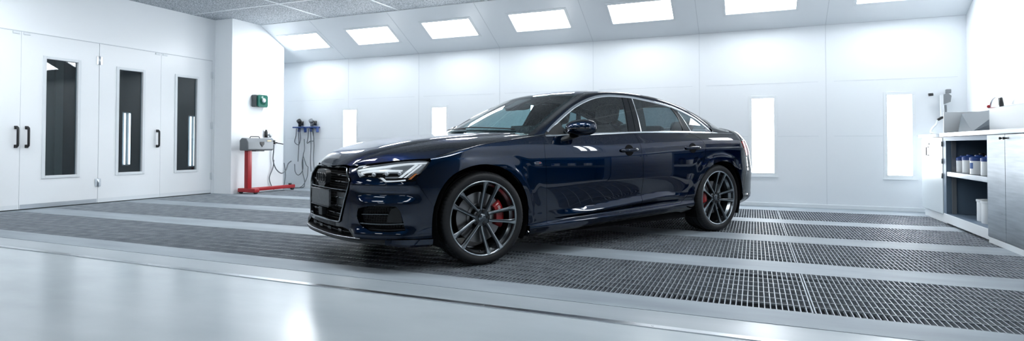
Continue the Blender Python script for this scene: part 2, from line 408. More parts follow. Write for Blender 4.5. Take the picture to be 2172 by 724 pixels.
CAMF=[-0.390368,0.920482,0.018049]
# ================================================================ THE CAR
ROT=0.0
car=thing('car','dark navy blue four-door saloon car parked on the steel floor grates','car',(0,0,0),math.radians(58.84))
PNT=M['paint']
def s_w(w,z):
    """panel coordinate on the nose for half width w"""
    sn=np.clip(w/Wmid(0,z)[0],0,1); return float(np.interp(sn,_sf,_Lf))-SF
def sidex(s,z): return side(s,z)
S0=-SF
# ---- outlines in (s,z)
ARCF=[(-.428,.458),(-.387,.573),(-.322,.662),(-.255,.708),(-.145,.744),(-.015,.755),(.104,.736),(.215,.686),(.314,.600),(.370,.504),(.394,.409)]
ARCR=[(2.489,.373),(2.556,.513),(2.660,.629),(2.79,.702),(2.935,.732),(3.085,.712),(3.20,.645),(3.275,.56),(3.325,.45),(3.335,.34)]
DF=[(.570,.975),(.560,.93),(.556,.88),(.563,.777),(.575,.549),(.590,.281)]
DB=[(1.672,1.009),(1.690,.95),(1.703,.88),(1.715,.761),(1.726,.55),(1.718,.383),(1.711,.291)]
DR=[(2.492,1.025),(2.585,.985),(2.640,.93),(2.662,.83),(2.625,.735),(2.530,.599),(2.460,.492),(2.375,.400),(2.29,.331)]
SILU=[(.590,.262),(.791,.268),(1.337,.281),(1.72,.297),(2.30,.328)]
HLT=[(-1.106,.729),(-1.01,.745),(-.908,.759),(-.732,.7815),(-.598,.7885),(-.545,.787)]
HLR=[(-.519,.783),(-.508,.774),(-.533,.712),(-.569,.648)]
HLB=[(-.569,.648),(-.590,.641),(-.611,.639),(-.691,.634),(-.782,.630)]
HLN=[(-.782,.630),(-.851,.664)]
HLI=[(-.851,.664),(-.896,.665),(-1.015,.663)]
HLE=[(-1.015,.663),(-1.106,.729)]
GR=[(s_w(.352,.722),.722),(s_w(.452,.640),.640),(s_w(.449,.60),.60),(s_w(.352,.338),.338)]      # grille opening, right half outline top->bottom
FOG=loop([(-.985,.445),(-.90,.466),(-.80,.474),(-.72,.472),(-.685,.466)],[(-.685,.466),(-.662,.44),(-.640,.37),(-.622,.300)],[(-.622,.300),(-.74,.293),(-.865,.293)],[(-.865,.293),(-.925,.312),(-.975,.335)],[(-.975,.335),(-1.0,.39),(-.985,.445)])
HOODT=[(-1.56,.742),(-1.3,.738),(-1.205,.735),(-1.106,.737)]
def bump_off(s,z):
    """relief of the bumper skin: ledge under the lamps, hollow round the vent, wedge under it"""
    s=np.asarray(s,float);z=np.asarray(z,float)
    win=sst(-1.08,-.92,s)*(1-sst(-.66,-.50,s))
    o=.010*np.exp(-((z-.610)/.020)**2)*sst(-1.18,-1.05,s)*(1-sst(-.70,-.56,s))
    o=o-.020*np.exp(-((z-.553)/.034)**2)*win
    o=o+.016*sst(.535,.487,z)*(1-sst(.0,1.,0*z))*win*sst(.30,.42,z)
    o=o+.034*sst(.335,.262,z)*sst(-1.10,-.98,s)*(1-sst(-.66,-.50,s))
    return o
def disp(fn,off):
    def g(s,z):
        s=np.atleast_1d(np.asarray(s,float)); z=np.atleast_1d(np.asarray(z,float)); s,z=np.broadcast_arrays(s,z); h=2e-3
        X=fn(s,z); N=np.cross(fn(s+h,z)-fn(s-h,z),fn(s,z+h)-fn(s,z-h)); N/=np.maximum(np.linalg.norm(N,axis=-1,keepdims=True),1e-12)
        sg=np.sign((N*(X-np.array([1.5,0,.55]))).sum()); return X+N*sg*np.asarray(off(s,z))[...,None]
    return g
bump=disp(side,bump_off)
# ---- front bumper: both halves one skin
BUMP=loop([(S0,.322),(GR[3][0]-.02,.322)],[(GR[3][0]-.02,.322),(GR[3][0]+.012,.335)],[(GR[3][0]+.012,.335),(GR[2][0]+.012,.60)],[(GR[2][0]+.012,.60),(GR[1][0]+.010,.642)],[(GR[1][0]+.010,.642),(GR[0][0]+.008,.728)],
  [(GR[0][0]+.008,.728),(-1.108,.731)],HLE[::-1],HLI[::-1],HLN[::-1],HLB[::-1],[(-.569,.648),(-.50,.555),(-.428,.458)],[(-.428,.458),(-.437,.358),(-.436,.24)],
  [(-.436,.24),(-.56,.236),(-.63,.240),(-.73,.236),(-.865,.234),(-1.03,.240)],[(-1.03,.240),(-1.10,.282),(-1.165,.296)],[(-1.165,.296),(-1.35,.292),(S0,.290)],step=.018)
panel('front_bumper',BUMP,bump,PNT,car,step=.02,gap=.0005,holes=[FOG],mid=True,hole_flange=.05)
# ---- front wings (fenders), doors, rear quarters, sills
FEN=loop([(-.569,.650),(-.50,.557),(-.428,.458)],ARCF,[(.394,.409),(.396,.262)],[(.396,.262),(.590,.262)],DF[::-1],[(.570,.975),(.50,.962),(.30,.94),(.12,.918),(-.05,.894),(-.22,.856),(-.36,.818),(-.46,.797),(-.505,.787)],[(-.505,.787),(-.533,.712),(-.569,.650)],step=.016)
FD=loop(DF,SILU[:4],[(1.711,.297),(1.711,.300)],DB[::-1],[(1.672,1.0085),(1.40,.998),(.744,.9755),(.570,.973)],step=.02)
RD=loop(DB,[(1.711,.297),(2.0,.312),(2.29,.331)],DR[::-1],[(2.492,1.0255),(2.1,1.02),(1.672,1.0095)],step=.02)
QT=loop(DR,[(2.29,.331),(2.36,.300),(2.487,.275)],[(2.487,.275),(2.489,.373)],ARCR,[(3.335,.34),(3.345,.40),(3.36,.47)],[(3.36,.47),(3.38,.60),(3.40,.66)],[(3.40,.66),(3.42,.78),(3.40,.84),(3.36,.90),(3.34,.945)],[(3.34,.945),(3.40,1.005),(3.42,1.028)],[(3.42,1.028),(3.2,1.029),(2.95,1.031),(2.492,1.0255)],step=.02)
RB=loop([(3.335,.30),(3.345,.40),(3.36,.47),(3.38,.60),(3.40,.66)],[(3.40,.66),(3.7,.665),(XR+SR,.66)],[(XR+SR,.66),(XR+SR,.235)],[(XR+SR,.235),(3.8,.235),(3.40,.245),(3.335,.30)],step=.02)
SKT=loop([(.40,.185),(.80,.204),(1.34,.226),(1.80,.243),(2.24,.258),(2.40,.232)],[(2.40,.232),(2.487,.228)],[(2.487,.228),(2.487,.274)],[(2.487,.274),(2.36,.298),(2.30,.325)],SILU[::-1],[(.590,.260),(.398,.258)],[(.398,.258),(.40,.185)],step=.02)
def hedge(x):   # hood edge curve -> 3D
    return hoodp(x,pchip(EX,EW,x)-.002)
def fender_top(sgn):
    xs=np.linspace(-.505,.60,52); rows=[]
    for x in xs:
        zt=float(pchip([-.505,-.46,-.36,-.22,-.05,.12,.30,.50,.60],[.787,.797,.818,.856,.894,.918,.94,.962,.978],x))
        a=side(x,zt)[0]; b=hedge(a[0])[0]; b=b-np.array([0,0,.001])
        k=np.linspace(0,1,7); t0=np.array([0,.35,1.0])*np.linalg.norm(b-a)*.9; t1=np.array([0,1.0,.45])*np.linalg.norm(b-a)*.9
        h=lambda t:(2*t**3-3*t*t+1)*a+(t**3-2*t*t+t)*t0+(-2*t**3+3*t*t)*b+(t**3-t*t)*t1
        rows.append([h(t) for t in k])
    return rows
for sgn in (1,-1):
    fw=panel('fender',FEN,side,PNT,car,step=.014,sgn=sgn,gap=.0005)
    sheet('fender_top',fender_top(sgn),PNT,fw,sgn)
    d1=panel('car_door',FD,side,PNT,car,step=.012,sgn=sgn)
    d2=panel('car_door',RD,side,PNT,car,step=.012,sgn=sgn)
    qp=panel('quarter_panel',QT,side,PNT,car,step=.015,sgn=sgn)
    panel('side_skirt',SKT,disp(side,lambda s,z:.016+0*z),PNT,car,step=.016,sgn=sgn,flange=.02)
    # shoulder between the belt and the rear window / boot
    rows=[]
    for x in np.linspace(2.93,3.62,26):
        s=x if x<=XR else s_of(x,Whalf(x,1.028),1.028)
        a=side(s,float(beltlow(x)))[0]; a=a+np.array([0,.001,0]); b=edge_at(min(x+.02,3.62))
        t0=np.array([0,.55,.75])*np.linalg.norm(b-a); t1=np.array([0,.55,.75])*np.linalg.norm(b-a)*.9
        if x>3.25: t1=np.array([0,1,.1])*np.linalg.norm(b-a)
        h=lambda t:(2*t**3-3*t*t+1)*a+(t**3-2*t*t+t)*t0+(-2*t**3+3*t*t)*b+(t**3-t*t)*t1
        rows.append([h(t) for t in np.linspace(0,1,9)])
    sheet('rear_shoulder',rows,PNT,qp,sgn)
    # door handles: pull bar over a flat black patch, the recess shade painted on
    for hx,hz,dd in ((1.543,.855,d1),(2.456,.874,d2)):
        c=side(hx,hz)[0]; mb=MB(); y=c[1]
        shade_oval=loop([(hx+.055*math.cos(a),hz-.002+.050*math.sin(a)) for a in np.linspace(0,2*PI,25)],step=.01)
        cup=panel('handle_shade',shade_oval,side,M['matt_black'],dd,step=.008,gap=0,off=.003,flange=0,sgn=sgn)
        rows=[]
        for t in np.linspace(-1,1,21):
            xx=hx+.122*t; k=math.sqrt(max(0,1-abs(t)**4)); yy=side(xx,hz)[0][1]-.006-.026*(1-abs(t)**3.0)
            rows.append([(xx,(yy+.011*k*math.cos(a)),hz+.004*t+.017*k*math.sin(a)) for a in np.linspace(0,2*PI,14,endpoint=False)])
        if sgn<0: rows=[[(p[0],-p[1],p[2]) for p in r] for r in rows]
        mb.grid(rows,True); mb.add(rows[0],[tuple(range(14))]); mb.add(rows[-1],[tuple(range(14))]); mb.build('door_handle',PNT,dd)
    # fuel/trim badge on the wing
    if sgn>0:
        c=side(.482,.757)[0]; mb=MB(); mb.prism([(.039*math.cos(a),.0105*math.sin(a)) for a in np.linspace(0,2*PI,28,endpoint=False)],0,.004,Matrix.Translation((c[0],c[1],c[2]))@Matrix.Rotation(PI/2,4,'X'))
        bd=mb.build('wing_badge',M['chrome'],car); tag(bd,'small chrome oval badge behind the front wheel')
        mb=MB(); mb.box(c[0]-.022,c[0]+.012,c[1]-.0055,c[1]-.002,c[2]-.004,c[2]+.004); mb.build('badge_inlay',M['satin_black'],bd)
        mb=MB(); mb.prism([(.012,-.005),(.022,-.005),(.028,.005),(.018,.005)],0.0042,.0056,Matrix.Translation((c[0],c[1],c[2]))@Matrix.Rotation(PI/2,4,'X')); mb.build('badge_inlay',M['red'],bd)
# ---- dark inner shell behind the gaps and wheel houses
for sgn in (1,-1):
    V=[];F=[];ss=np.arange(S0+.02,XR+SR-.02,.04); zz=np.arange(.24,1.0,.035)
    idx={}
    for s in ss:
        for z in zz:
            x=s if 0<=s<=XR else float(side(s,z)[0][0])
            if math.hypot(x-0,z-.35)<.48 or math.hypot(x-2.924,z-.35)<.48: continue
            zl=float(Tz(max(x,-.6)))-.04
            if z>zl and x<.6: continue
            if x<-.35 and z>.70: continue
            if x<-.5 and .25<z<.52 and -1.05<s<-.55: continue
            p=side(s,z)[0]; q=np.array([1.4,0,z]); d=(q-p); d[2]=0; d/=np.linalg.norm(d)
            if 0<=s<=XR: d=np.array([0,1.,0])
            k=.03 if s>-1.25 else .075
            idx[(round(s,3),round(z,3))]=len(V); V.append(p+d*k)
    for s,s2 in zip(ss[:-1],ss[1:]):
        for z,z2 in zip(zz[:-1],zz[1:]):
            q=[(round(a,3),round(b,3)) for a,b in ((s,z),(s2,z),(s2,z2),(s,z2))]
            if all(k in idx for k in q): F.append([idx[k] for k in q])
    V=np.array(V); 
    if sgn<0: V=V*[1,-1,1]
    mobj('inner_shell',V,F,M['matt_black'],car)
    for cx in (0,2.924):   # wheel house liner
        rows=[]
        for a in np.linspace(math.radians(-28),math.radians(208),40):
            r=.405 if cx==0 else .398
            rows.append([(cx+r*math.cos(a)*1.0,-w*sgn,.352+r*math.sin(a)) for w in (.905,.80,.55,.50)])
        mb=MB(); mb.grid(rows); c=[(cx,-.50*sgn,.35)]; k=[r[-1] for r in rows]; mb.add(c+k,[(0,i,i+1) for i in range(1,len(k))]); mb.build('wheel_arch_liner',M['matt_black'],car,fix=False)
mb=MB(); mb.box(-.62,3.55,-.60,.60,.165,.185); mb.box(.42,2.46,-.84,.84,.17,.25); mb.build('underbody',M['matt_black'],car)
mb=MB(); mb.box(-.62,.56,-.48,.48,.19,.66); mb.build('engine_tray',M['matt_black'],car)
mb=MB(); mb.box(2.5,3.6,-.48,.48,.19,.62); mb.build('boot_floor',M['matt_black'],car)
# ---- hood
lipx=lambda w: np.interp(w,[0,.1,.2,.3,.36],[-.886,-.884,-.875,-.858,-.846])
KQ=[(x,float(pchip(KX,KW,x))) for x in np.linspace(-.842,.565,40)]
HO=[(lipx(w),w) for w in np.linspace(0,.355,12)]+KQ+[(np.interp(w,[0,.35,.70],[.385,.44,.565]),w) for w in np.linspace(.66,0,15)]
HOODP=HO+[(x,-w) for x,w in HO[-2:0:-1]]
hood_o=panel('hood',HOODP,hoodp,PNT,car,step=.022,gap=.0,flange=.016)
EDQ=spl([(-.842,.378,.733),(-.817,.425,.744),(-.77,.525,.759),(-.72,.613,.7715),(-.61,.749,.790),(-.54,.808,.797),(-.477,.847,.801),(-.445,.862,.803)]+[(x,float(pchip(EX,EW,x)),float(hood(x,pchip(EX,EW,x)))) for x in (-.40,-.3,-.2,-.05,.1,.25,.4,.5,.585)],.012)
def resample(P,n,pw=1.0):
    P=np.array(P); L=np.concatenate([[0],np.cumsum(np.linalg.norm(np.diff(P,axis=0),axis=1))]); t=np.linspace(0,1,n)*L[-1]
    return np.stack([np.interp(t,L,P[:,k]) for k in range(3)],1)
KQ3=resample([(x,w,float(hood(x,w*.999))) for x,w in KQ],70); ED3=resample(EDQ,70)
for sgn in (1,-1):
    rows=[]
    for k in range(70):
        A=KQ3[k]*[1,-1,1]; B=ED3[k]*[1,-1,1]; L=np.linalg.norm(B-A); d=(B-A)/max(L,1e-6)
        h_=np.array([d[0],d[1],0]); h_/=max(np.linalg.norm(h_),1e-6)
        sl=d[2]/max(math.hypot(d[0],d[1]),1e-6)
        t0=(h_+np.array([0,0,sl*.55]))*L; t1=(h_+np.array([0,0,sl*1.75]))*L
        hm=lambda t:(2*t**3-3*t*t+1)*A+(t**3-2*t*t+t)*t0+(-2*t**3+3*t*t)*B+(t**3-t*t)*t1
        rows.append([hm(t) for t in np.linspace(0,1,12)]+[hm(1.)+np.array([.003,0,-.007])])
    fl=[r[:-1] for r in rows]
    sheet('hood_flank',fl,PNT,hood_o,sgn)
    mb=MB(); mb.grid([[(p[0],p[1]*sgn,p[2]) for p in r[-2:]] for r in rows]); mb.build('hood_edge',M['matt_black'],hood_o,fix=False)
# cowl (scuttle) between hood and windscreen
mb=MB(); mb.grid([[(np.interp(abs(y),[0,.35,.72],[.35,.41,.53]),y,hood(.40,0)-.012-.03*(y/.72)**2) for y in np.linspace(-.72,.72,25)],[(np.interp(abs(y),[0,.35,.72],[.50,.56,.70]),y,1.0-.03*(y/.72)**2) for y in np.linspace(-.72,.72,25)]]); mb.build('scuttle_panel',M['satin_black'],car)
# ---- glasshouse
def canrows(t0,t1,nt,u0=-1,u1=1,nu=33): return [[canopy(t,u)[0] for u in np.linspace(u0,u1,nu)] for t in np.linspace(t0,t1,nt)]
ws=sheet('windscreen',canrows(.0,5.0,36),M['wglass'],car,out=(1.8,0,.6))
# black ceramic border of the windscreen
for u0,u1 in ((-1.0,-.955),(.955,1.0)):
    sheet('glass_border',[[canopy(t,u)[0]-np.array([0,0,.004]) for u in np.linspace(u0,u1,5)] for t in np.linspace(0,5,36)],M['gloss_black'],ws,out=(1.8,0,.6))
sheet('glass_border',[[canopy(t,u)[0]-np.array([0,0,.004]) for u in np.linspace(-1,1,33)] for t in np.linspace(0,.42,6)],M['gloss_black'],ws,out=(1.8,0,.6))
sheet('glass_border',[[canopy(t,u)[0]-np.array([0,0,.004]) for u in np.linspace(-1,1,33)] for t in np.linspace(4.72,5.0,5)],M['gloss_black'],ws,out=(1.8,0,.6))
sheet('roof',canrows(5.02,9.2,40),PNT,car,out=(1.8,0,.6))
rw=sheet('rear_window',canrows(9.22,11.9,24,-.93,.93),M['rglass'],car,out=(1.8,0,.6))
bl=sheet('boot_lid',canrows(11.95,14.0,20),PNT,car,out=(3.0,0,.5))
bt=loop([(3.78,.668),(4.2,.668),(XR+SR,.668)],[(XR+SR,.668),(XR+SR,1.03)],[(XR+SR,1.03),(4.2,1.03),(3.82,1.025)],[(3.82,1.025),(3.78,.668)],step=.03)
panel('boot_face',bt,side,PNT,bl,step=.04,mid=True)
panel('rear_bumper',RB,side,PNT,car,step=.03,mid=True)
mb=MB(); mb.box(3.5,3.86,-.50,.50,.17,.26,.03); mb.build('rear_diffuser',M['satin_black'],car)
for sgn in (1,-1):
    # C-post cap beside the rear window
    sheet('roof_post',[[canopy(t,u)[0] for u in np.linspace(.93*1,1,4)] for t in np.linspace(9.2,11.95,24)],PNT,car,sgn,out=(1.8,0,.6))
    # A-post, roof rail and C-post: from the chrome line up to the roof edge
    ua=np.concatenate([np.linspace(.600,.75,8),np.linspace(.78,2.90,52),np.linspace(2.92,2.962,5)])
    ea=np.interp(ua,[.60,.627,1.25,1.8,2.4,2.93,2.962],[.50,.56,1.232,1.8,2.45,2.99,3.03]); rows=[]
    for a,e in zip(ua,ea):
        A=upper(a); 
        if a<.627: A=upper(.627)+np.array([(a-.627),0,-(.627-a)*.75])
        B=edge_at(max(e,.56)); 
        if e<.56: B=edge_at(.56)+np.array([(e-.56)*.8,-(.56-e)*.25,-(.56-e)*.35])
        A=A+np.array([0,-.004,0]); L=np.linalg.norm(B-A)
        t0=np.array([-.10 if a<1.2 else .05,.10,.95])*L*1.0; t1=np.array([0,.95,.25])*L*1.0
        h=lambda t:(2*t**3-3*t*t+1)*A+(t**3-2*t*t+t)*t0+(-2*t**3+3*t*t)*B+(t**3-t*t)*t1
        rows.append([h(t) for t in np.linspace(0,1,10)])
    sheet('roof_rail',rows,PNT,car,sgn,out=(1.8,0,.7))
    # chrome frame of the side windows: upper band and belt band
    rows=[]
    for x in ua[3:]:
        a=upper(x); d=np.array([upper(x+.01)[0]-upper(x-.01)[0],0,upper(x+.01)[2]-upper(x-.01)[2]]); d/=np.linalg.norm(d); n=np.array([d[2],0,-d[0]])
        if n[2]>0 : n=-n
        if x>2.9: n=np.array([-.75,0,-.45])
        wd=.026 if x>.75 else .022
        pts=[]
        for k,o in ((0,.003),(.2,.010),(.8,.010),(1,.0)):
            q=a+n*wd*k; g=-float(G(q[0],q[2])); pts.append((q[0],g-o,q[2]))
        rows.append(pts)
    sheet('window_chrome',rows,M['chrome'],car,sgn,out=(1.8,0,.9))
    rows=[]
    for x in np.concatenate([np.linspace(.606,.70,6),np.linspace(.75,2.9,50),np.linspace(2.92,3.0,4)]):
        zl=float(beltlow(x)); zt=float(belttop(x)); a=side(x,zl)[0]; b=glass(x,zt)[0]; b=b+np.array([0,-.004,0])
        if x>2.93: zt=zl+.012*(3.0-x)/.07; b=glass(x,max(zt,zl+.002))[0]
        a=a+np.array([0,-.001,0]); L=b-a
        rows.append([a,a+L*.25+np.array([0,-.004,.005]),a+L*.7+np.array([0,-.004,.006]),b])
    sheet('belt_chrome',rows,M['chrome'],car,sgn,out=(1.8,0,.7))
    # glass and black posts on the side-window surface
    FG=loop([(.70,.996),(.808,1.092),(.908,1.153),(1.031,1.218),(1.171,1.279),(1.276,1.314),(1.40,1.342),(1.596,1.357),(1.712,1.357)],[(1.712,1.357),(1.665,1.20),(1.607,1.020)],[(1.607,1.020),(1.169,1.004),(.837,.990),(.70,.986)],[(.70,.986),(.70,.996)])
    BP=loop([(1.712,1.359),(1.842,1.357)],[(1.842,1.357),(1.815,1.20),(1.783,1.024)],[(1.783,1.024),(1.607,1.020)],[(1.607,1.020),(1.665,1.20),(1.712,1.359)])
    RG=loop([(1.842,1.355),(1.99,1.346),(2.188,1.322),(2.392,1.288)],[(2.392,1.288),(2.436,1.20),(2.445,1.10),(2.440,1.034)],[(2.440,1.034),(2.11,1.031),(1.783,1.024)],[(1.783,1.024),(1.815,1.20),(1.842,1.355)])
    DV=loop([(2.385,1.292),(2.47,1.268)],[(2.47,1.268),(2.515,1.17),(2.562,1.036)],[(2.562,1.036),(2.440,1.034)],[(2.440,1.034),(2.445,1.10),(2.436,1.20),(2.385,1.292)])
    QG=loop([(2.462,1.266),(2.587,1.222),(2.727,1.152),(2.855,1.060)],[(2.855,1.060),(2.84,1.040),(2.562,1.037)],[(2.562,1.037),(2.515,1.17),(2.462,1.266)])
    MT=loop([(.640,.985),(.655,1.0),(.80,1.083)],[(.80,1.083),(.835,1.10)],[(.835,1.10),(.835,.992)],[(.835,.992),(.640,.983)])
    fg=panel('side_glass',FG,glass,M['sglass'],car,step=.05,gap=0,flange=0,sgn=sgn)
    rg=panel('side_glass',RG,glass,M['rglass'],car,step=.05,gap=0,flange=0,sgn=sgn)
    qg=panel('quarter_glass',QG,glass,M['rglass'],car,step=.05,gap=0,flange=0,sgn=sgn)
    shut=[(1.782,1.359),(1.745,1.20),(1.701,1.021)]
    panel('door_post',[loop([(1.712,1.359),(1.779,1.359)],[(1.779,1.359),(1.742,1.20),(1.698,1.021)],[(1.698,1.021),(1.607,1.020)],[(1.607,1.020),(1.665,1.20),(1.712,1.359)]),
        loop([(1.785,1.359),(1.842,1.357)],[(1.842,1.357),(1.815,1.20),(1.783,1.024)],[(1.783,1.024),(1.704,1.022)],[(1.704,1.022),(1.748,1.20),(1.785,1.359)])],glass,M['gloss_black'],car,step=.05,gap=0,off=.004,flange=.012,sgn=sgn)
    panel('door_post',DV,glass,M['gloss_black'],car,step=.05,gap=0,off=.003,flange=.01,sgn=sgn)
    panel('mirror_sail',MT,glass,M['trim_in'],car,step=.05,gap=0,off=.003,flange=.01,sgn=sgn)
    def strip(pts,w,m,off,name,par):
        c=spl(pts,.03); rows=[]
        for i,p in enumerate(c):
            a=c[max(i-1,0)];b=c[min(i+1,len(c)-1)];d=(b-a)/np.linalg.norm(b-a);n=np.array([-d[1],d[0]])
            rows.append([glass(*(p+n*w*k))[0]+np.array([0,-o,0]) for k,o in ((-.5,off*.3),(-.3,off),(.3,off),(.5,off*.3))])
        return sheet(name,rows,m,par,sgn,out=(1.8,0,.9))
    strip([(1.842,1.352),(1.815,1.20),(1.783,1.03)],.010,M['chrome'],.008,'glass_trim',car)
    strip([(2.478,1.245),(2.515,1.17),(2.560,1.04)],.010,M['chrome'],.008,'glass_trim',car)
    strip([(2.400,1.285),(2.436,1.20),(2.445,1.10),(2.440,1.036)],.016,M['gloss_black'],.007,'glass_seal',car)
def mirror_cap(sgn):
    """shell of the door mirror: rows run from the inner to the outer end, section in x-z"""
    rows=[]
    for a in np.linspace(0.02,PI-.02,21):
        k=math.sin(a); t=(1-math.cos(a))/2
        y=-(.880+.240*t); sec=[]
        hi=.070*k**.62; lo=.068*k**.50; fr=.105*k**.60; bk=.050*k**.40; zc=1.046-.006*(1-t); xc=.872+.053*t
        for b in np.linspace(0,2*PI,28,endpoint=False):
            cb,sb=math.cos(b),math.sin(b)
            x=xc-(fr*abs(cb)**.95 if cb>0 else -bk*abs(cb)**.55); z=zc+(hi*abs(sb)**.9 if sb>0 else -lo*abs(sb)**.75)
            sec.append((x,y*sgn,z))
        rows.append(sec)
    return rows
for sgn in (1,-1):
    R=mirror_cap(sgn); n=28
    mb=MB(); mb.grid(R,True); mb.add(R[0],[tuple(range(n))]); mb.add(R[-1],[tuple(range(n))]); mo=mb.build('door_mirror',PNT,car)
    # indicator strip round the middle
    rows=[]
    for r in R[1:-1]:
        zc=(max(p[2] for p in r)+min(p[2] for p in r))/2-.010; pts=sorted([p for p in r],key=lambda p:p[0])
        # front half points ordered by z near zc
        f=[p for p in r if p[0]<=np.mean([q[0] for q in r])]; f.sort(key=lambda p:p[2]); zz=[p[2] for p in f]; xx=[p[0] for p in f]
        if max(zz)-min(zz)<.03: continue
        rows.append([(np.interp(zc+d,zz,xx)-o,r[0][1],zc+d) for d,o in ((-.006,.000),(-.004,.0025),(.004,.0025),(.006,.000))])
    mb=MB(); mb.grid(rows); mb.build('indicator_strip',M['gloss_black'],mo,fix=False)
    # lower dark shell and the foot
    mb=MB(); rows=[]
    for t,(cx,cy,cz,a,b) in enumerate([(.86,-.955,.985,.060,.045),(.835,-.935,.968,.052,.040),(.80,-.90,.952,.050,.034),(.775,-.86,.945,.050,.03)]):
        rows.append([(cx+a*math.cos(q),(cy+.012*math.sin(q))*sgn,cz+b*math.sin(q)*.55+.01*math.cos(q)) for q in np.linspace(0,2*PI,18,endpoint=False)])
    mb.grid(rows,True); mb.build('mirror_foot',M['trim_in'],mo)
    mb=MB(); rows=[]
    P=[((1.012+.090*math.copysign(abs(math.cos(a))**.7,math.cos(a))),1.048+.055*math.copysign(abs(math.sin(a))**.7,math.sin(a))) for a in np.linspace(0,2*PI,30,endpoint=False)]
    v=[(.944+.030*(y-.92)/.2,-y*sgn,z) for y,z in P]; mb.add(v,[tuple(range(30))]); mb.build('mirror_glass',M['mirror'],mo)
# ---- headlights: lens over a modelled lamp
HLP=loop(HLT,HLR,HLB,HLN,HLI,HLE,step=.014)
for sgn in (1,-1):
    hl=panel('headlight',HLP,side,M['lens'],car,step=.03,gap=.004,flange=0,sgn=sgn)
    if sgn>0: tag(hl,'clear headlight with white light bars')
    panel('lamp_housing',HLP,side,M['hl_dark'],hl,step=.03,gap=.004,off=-.034,flange=0,sgn=sgn)
    # rim wall
    pr=shrink(HLP,.003); rows=[[p for p in side(*q)]+[disp(side,lambda s,z:-.036+0*z)(*q)[0]] for q in pr]; rows.append(rows[0]); mb=MB(); mb.grid(rows); o=mb.build('lamp_rim',M['hl_dark'],hl,fix=False)
    if sgn<0: o.data.transform(Matrix.Scale(-1,4,(0,1,0)))
    # white line round the edge of the lamp
    def bandp(name,poly,m,off,step=.02,fl=.012): return panel(name,poly,side,m,hl,step=step,gap=0,off=off,flange=fl,sgn=sgn)
    bandp('light_bar',loop([(-1.083,.720),(-1.0,.736),(-.908,.7475),(-.732,.7695),(-.60,.777),(-.527,.777)],[(-.527,.777),(-.535,.768)],[(-.535,.768),(-.60,.766),(-.732,.757),(-.908,.733),(-1.0,.722),(-1.072,.711)],[(-1.072,.711),(-1.083,.720)]),M['hl_white'],-.010)
    bandp('light_bar',loop([(-1.045,.706),(-.95,.722),(-.85,.729),(-.75,.727),(-.69,.725)],[(-.69,.725),(-.69,.717),(-.75,.714),(-.85,.712),(-.95,.708),(-1.03,.700)],[(-1.03,.700),(-1.045,.706)]),M['hl_white'],-.014)
    bandp('light_bar',loop([(-1.068,.706),(-1.050,.704)],[(-1.050,.704),(-.985,.684),(-.995,.678),(-1.018,.672)],[(-1.018,.672),(-1.068,.706)]),M['hl_grey'],-.012)
    # slanted daytime bars
    for k,(o0,o1) in enumerate(((0,.020),(.030,.044),(.052,.062))):
        bandp('light_bar',[(-.618+o0*1.3,.762),(-.618+o1*1.3,.762),(-.700+o1*1.3,.668),(-.700+o0*1.3,.668)],M['hl_white'] if k<2 else M['hl_grey'],-.012)
    bandp('light_bar',loop([(-.800,.648),(-.70,.650),(-.645,.656)],[(-.645,.656),(-.640,.646)],[(-.640,.646),(-.70,.641),(-.786,.637)],[(-.786,.637),(-.800,.648)]),M['hl_white'],-.012)
    bandp('light_bar',[(-.842,.668),(-.818,.668),(-.775,.640),(-.795,.640)],M['hl_white'],-.010)
    bandp('light_bar',loop([(-.80,.674),(-.70,.676),(-.68,.672)],[(-.68,.672),(-.70,.666),(-.80,.664)],[(-.80,.664),(-.80,.674)]),M['hl_grey'],-.016)
    bandp('light_bar',[(-.548,.764),(-.530,.764),(-.566,.700),(-.586,.700)],M['hl_grey'],-.010)
    bandp('corner_reflector',[(-.540,.770),(-.522,.772),(-.560,.690),(-.585,.688)],M['hl_grey'],-.018)
    am=bandp('side_marker',[(-.585,.696),(-.568,.696),(-.604,.656),(-.624,.656)],M['amber'],-.008); 
    if sgn>0: tag(am,'orange side marker')
    for pc,rr in (((-.80,.700),.016),((-.70,.700),.014),((-.905,.692),.016)):
        c=disp(side,lambda s,z:-.020+0*z)(*pc)[0]; mb=MB(); mb.ball((c[0],c[1]*sgn,c[2]),rr); mb.build('projector',M['hl_grey'],hl)
    # tail light
    TL=loop([(3.40,.842),(3.37,.90),(3.352,.945)],[(3.352,.945),(3.50,.955),(3.80,.93),(XR+SR-.3,.925)],[(XR+SR-.3,.925),(XR+SR-.3,.87)],[(XR+SR-.3,.87),(3.8,.85),(3.52,.80),(3.43,.785),(3.40,.842)],step=.02)
    t=panel('tail_light',TL,side,M['tail'],car,step=.03,gap=.002,off=.003,sgn=sgn)
    if sgn>0: tag(t,'red tail light wrapping round the rear corner')
    qf=loop([(3.345,.948),(3.43,1.0),(3.44,1.026)],[(3.44,1.026),(3.8,1.025)],[(3.8,1.025),(3.78,.935)],[(3.78,.935),(3.50,.958),(3.345,.948)],step=.02)
    panel('rear_corner',qf,side,PNT,car,step=.03,sgn=sgn)
    qf=loop([(3.405,.665),(3.425,.775)],[(3.425,.775),(3.52,.795),(3.78,.845)],[(3.78,.845),(3.78,.668)],[(3.78,.668),(3.405,.665)],step=.02)
    panel('rear_corner',qf,side,PNT,car,step=.03,sgn=sgn)
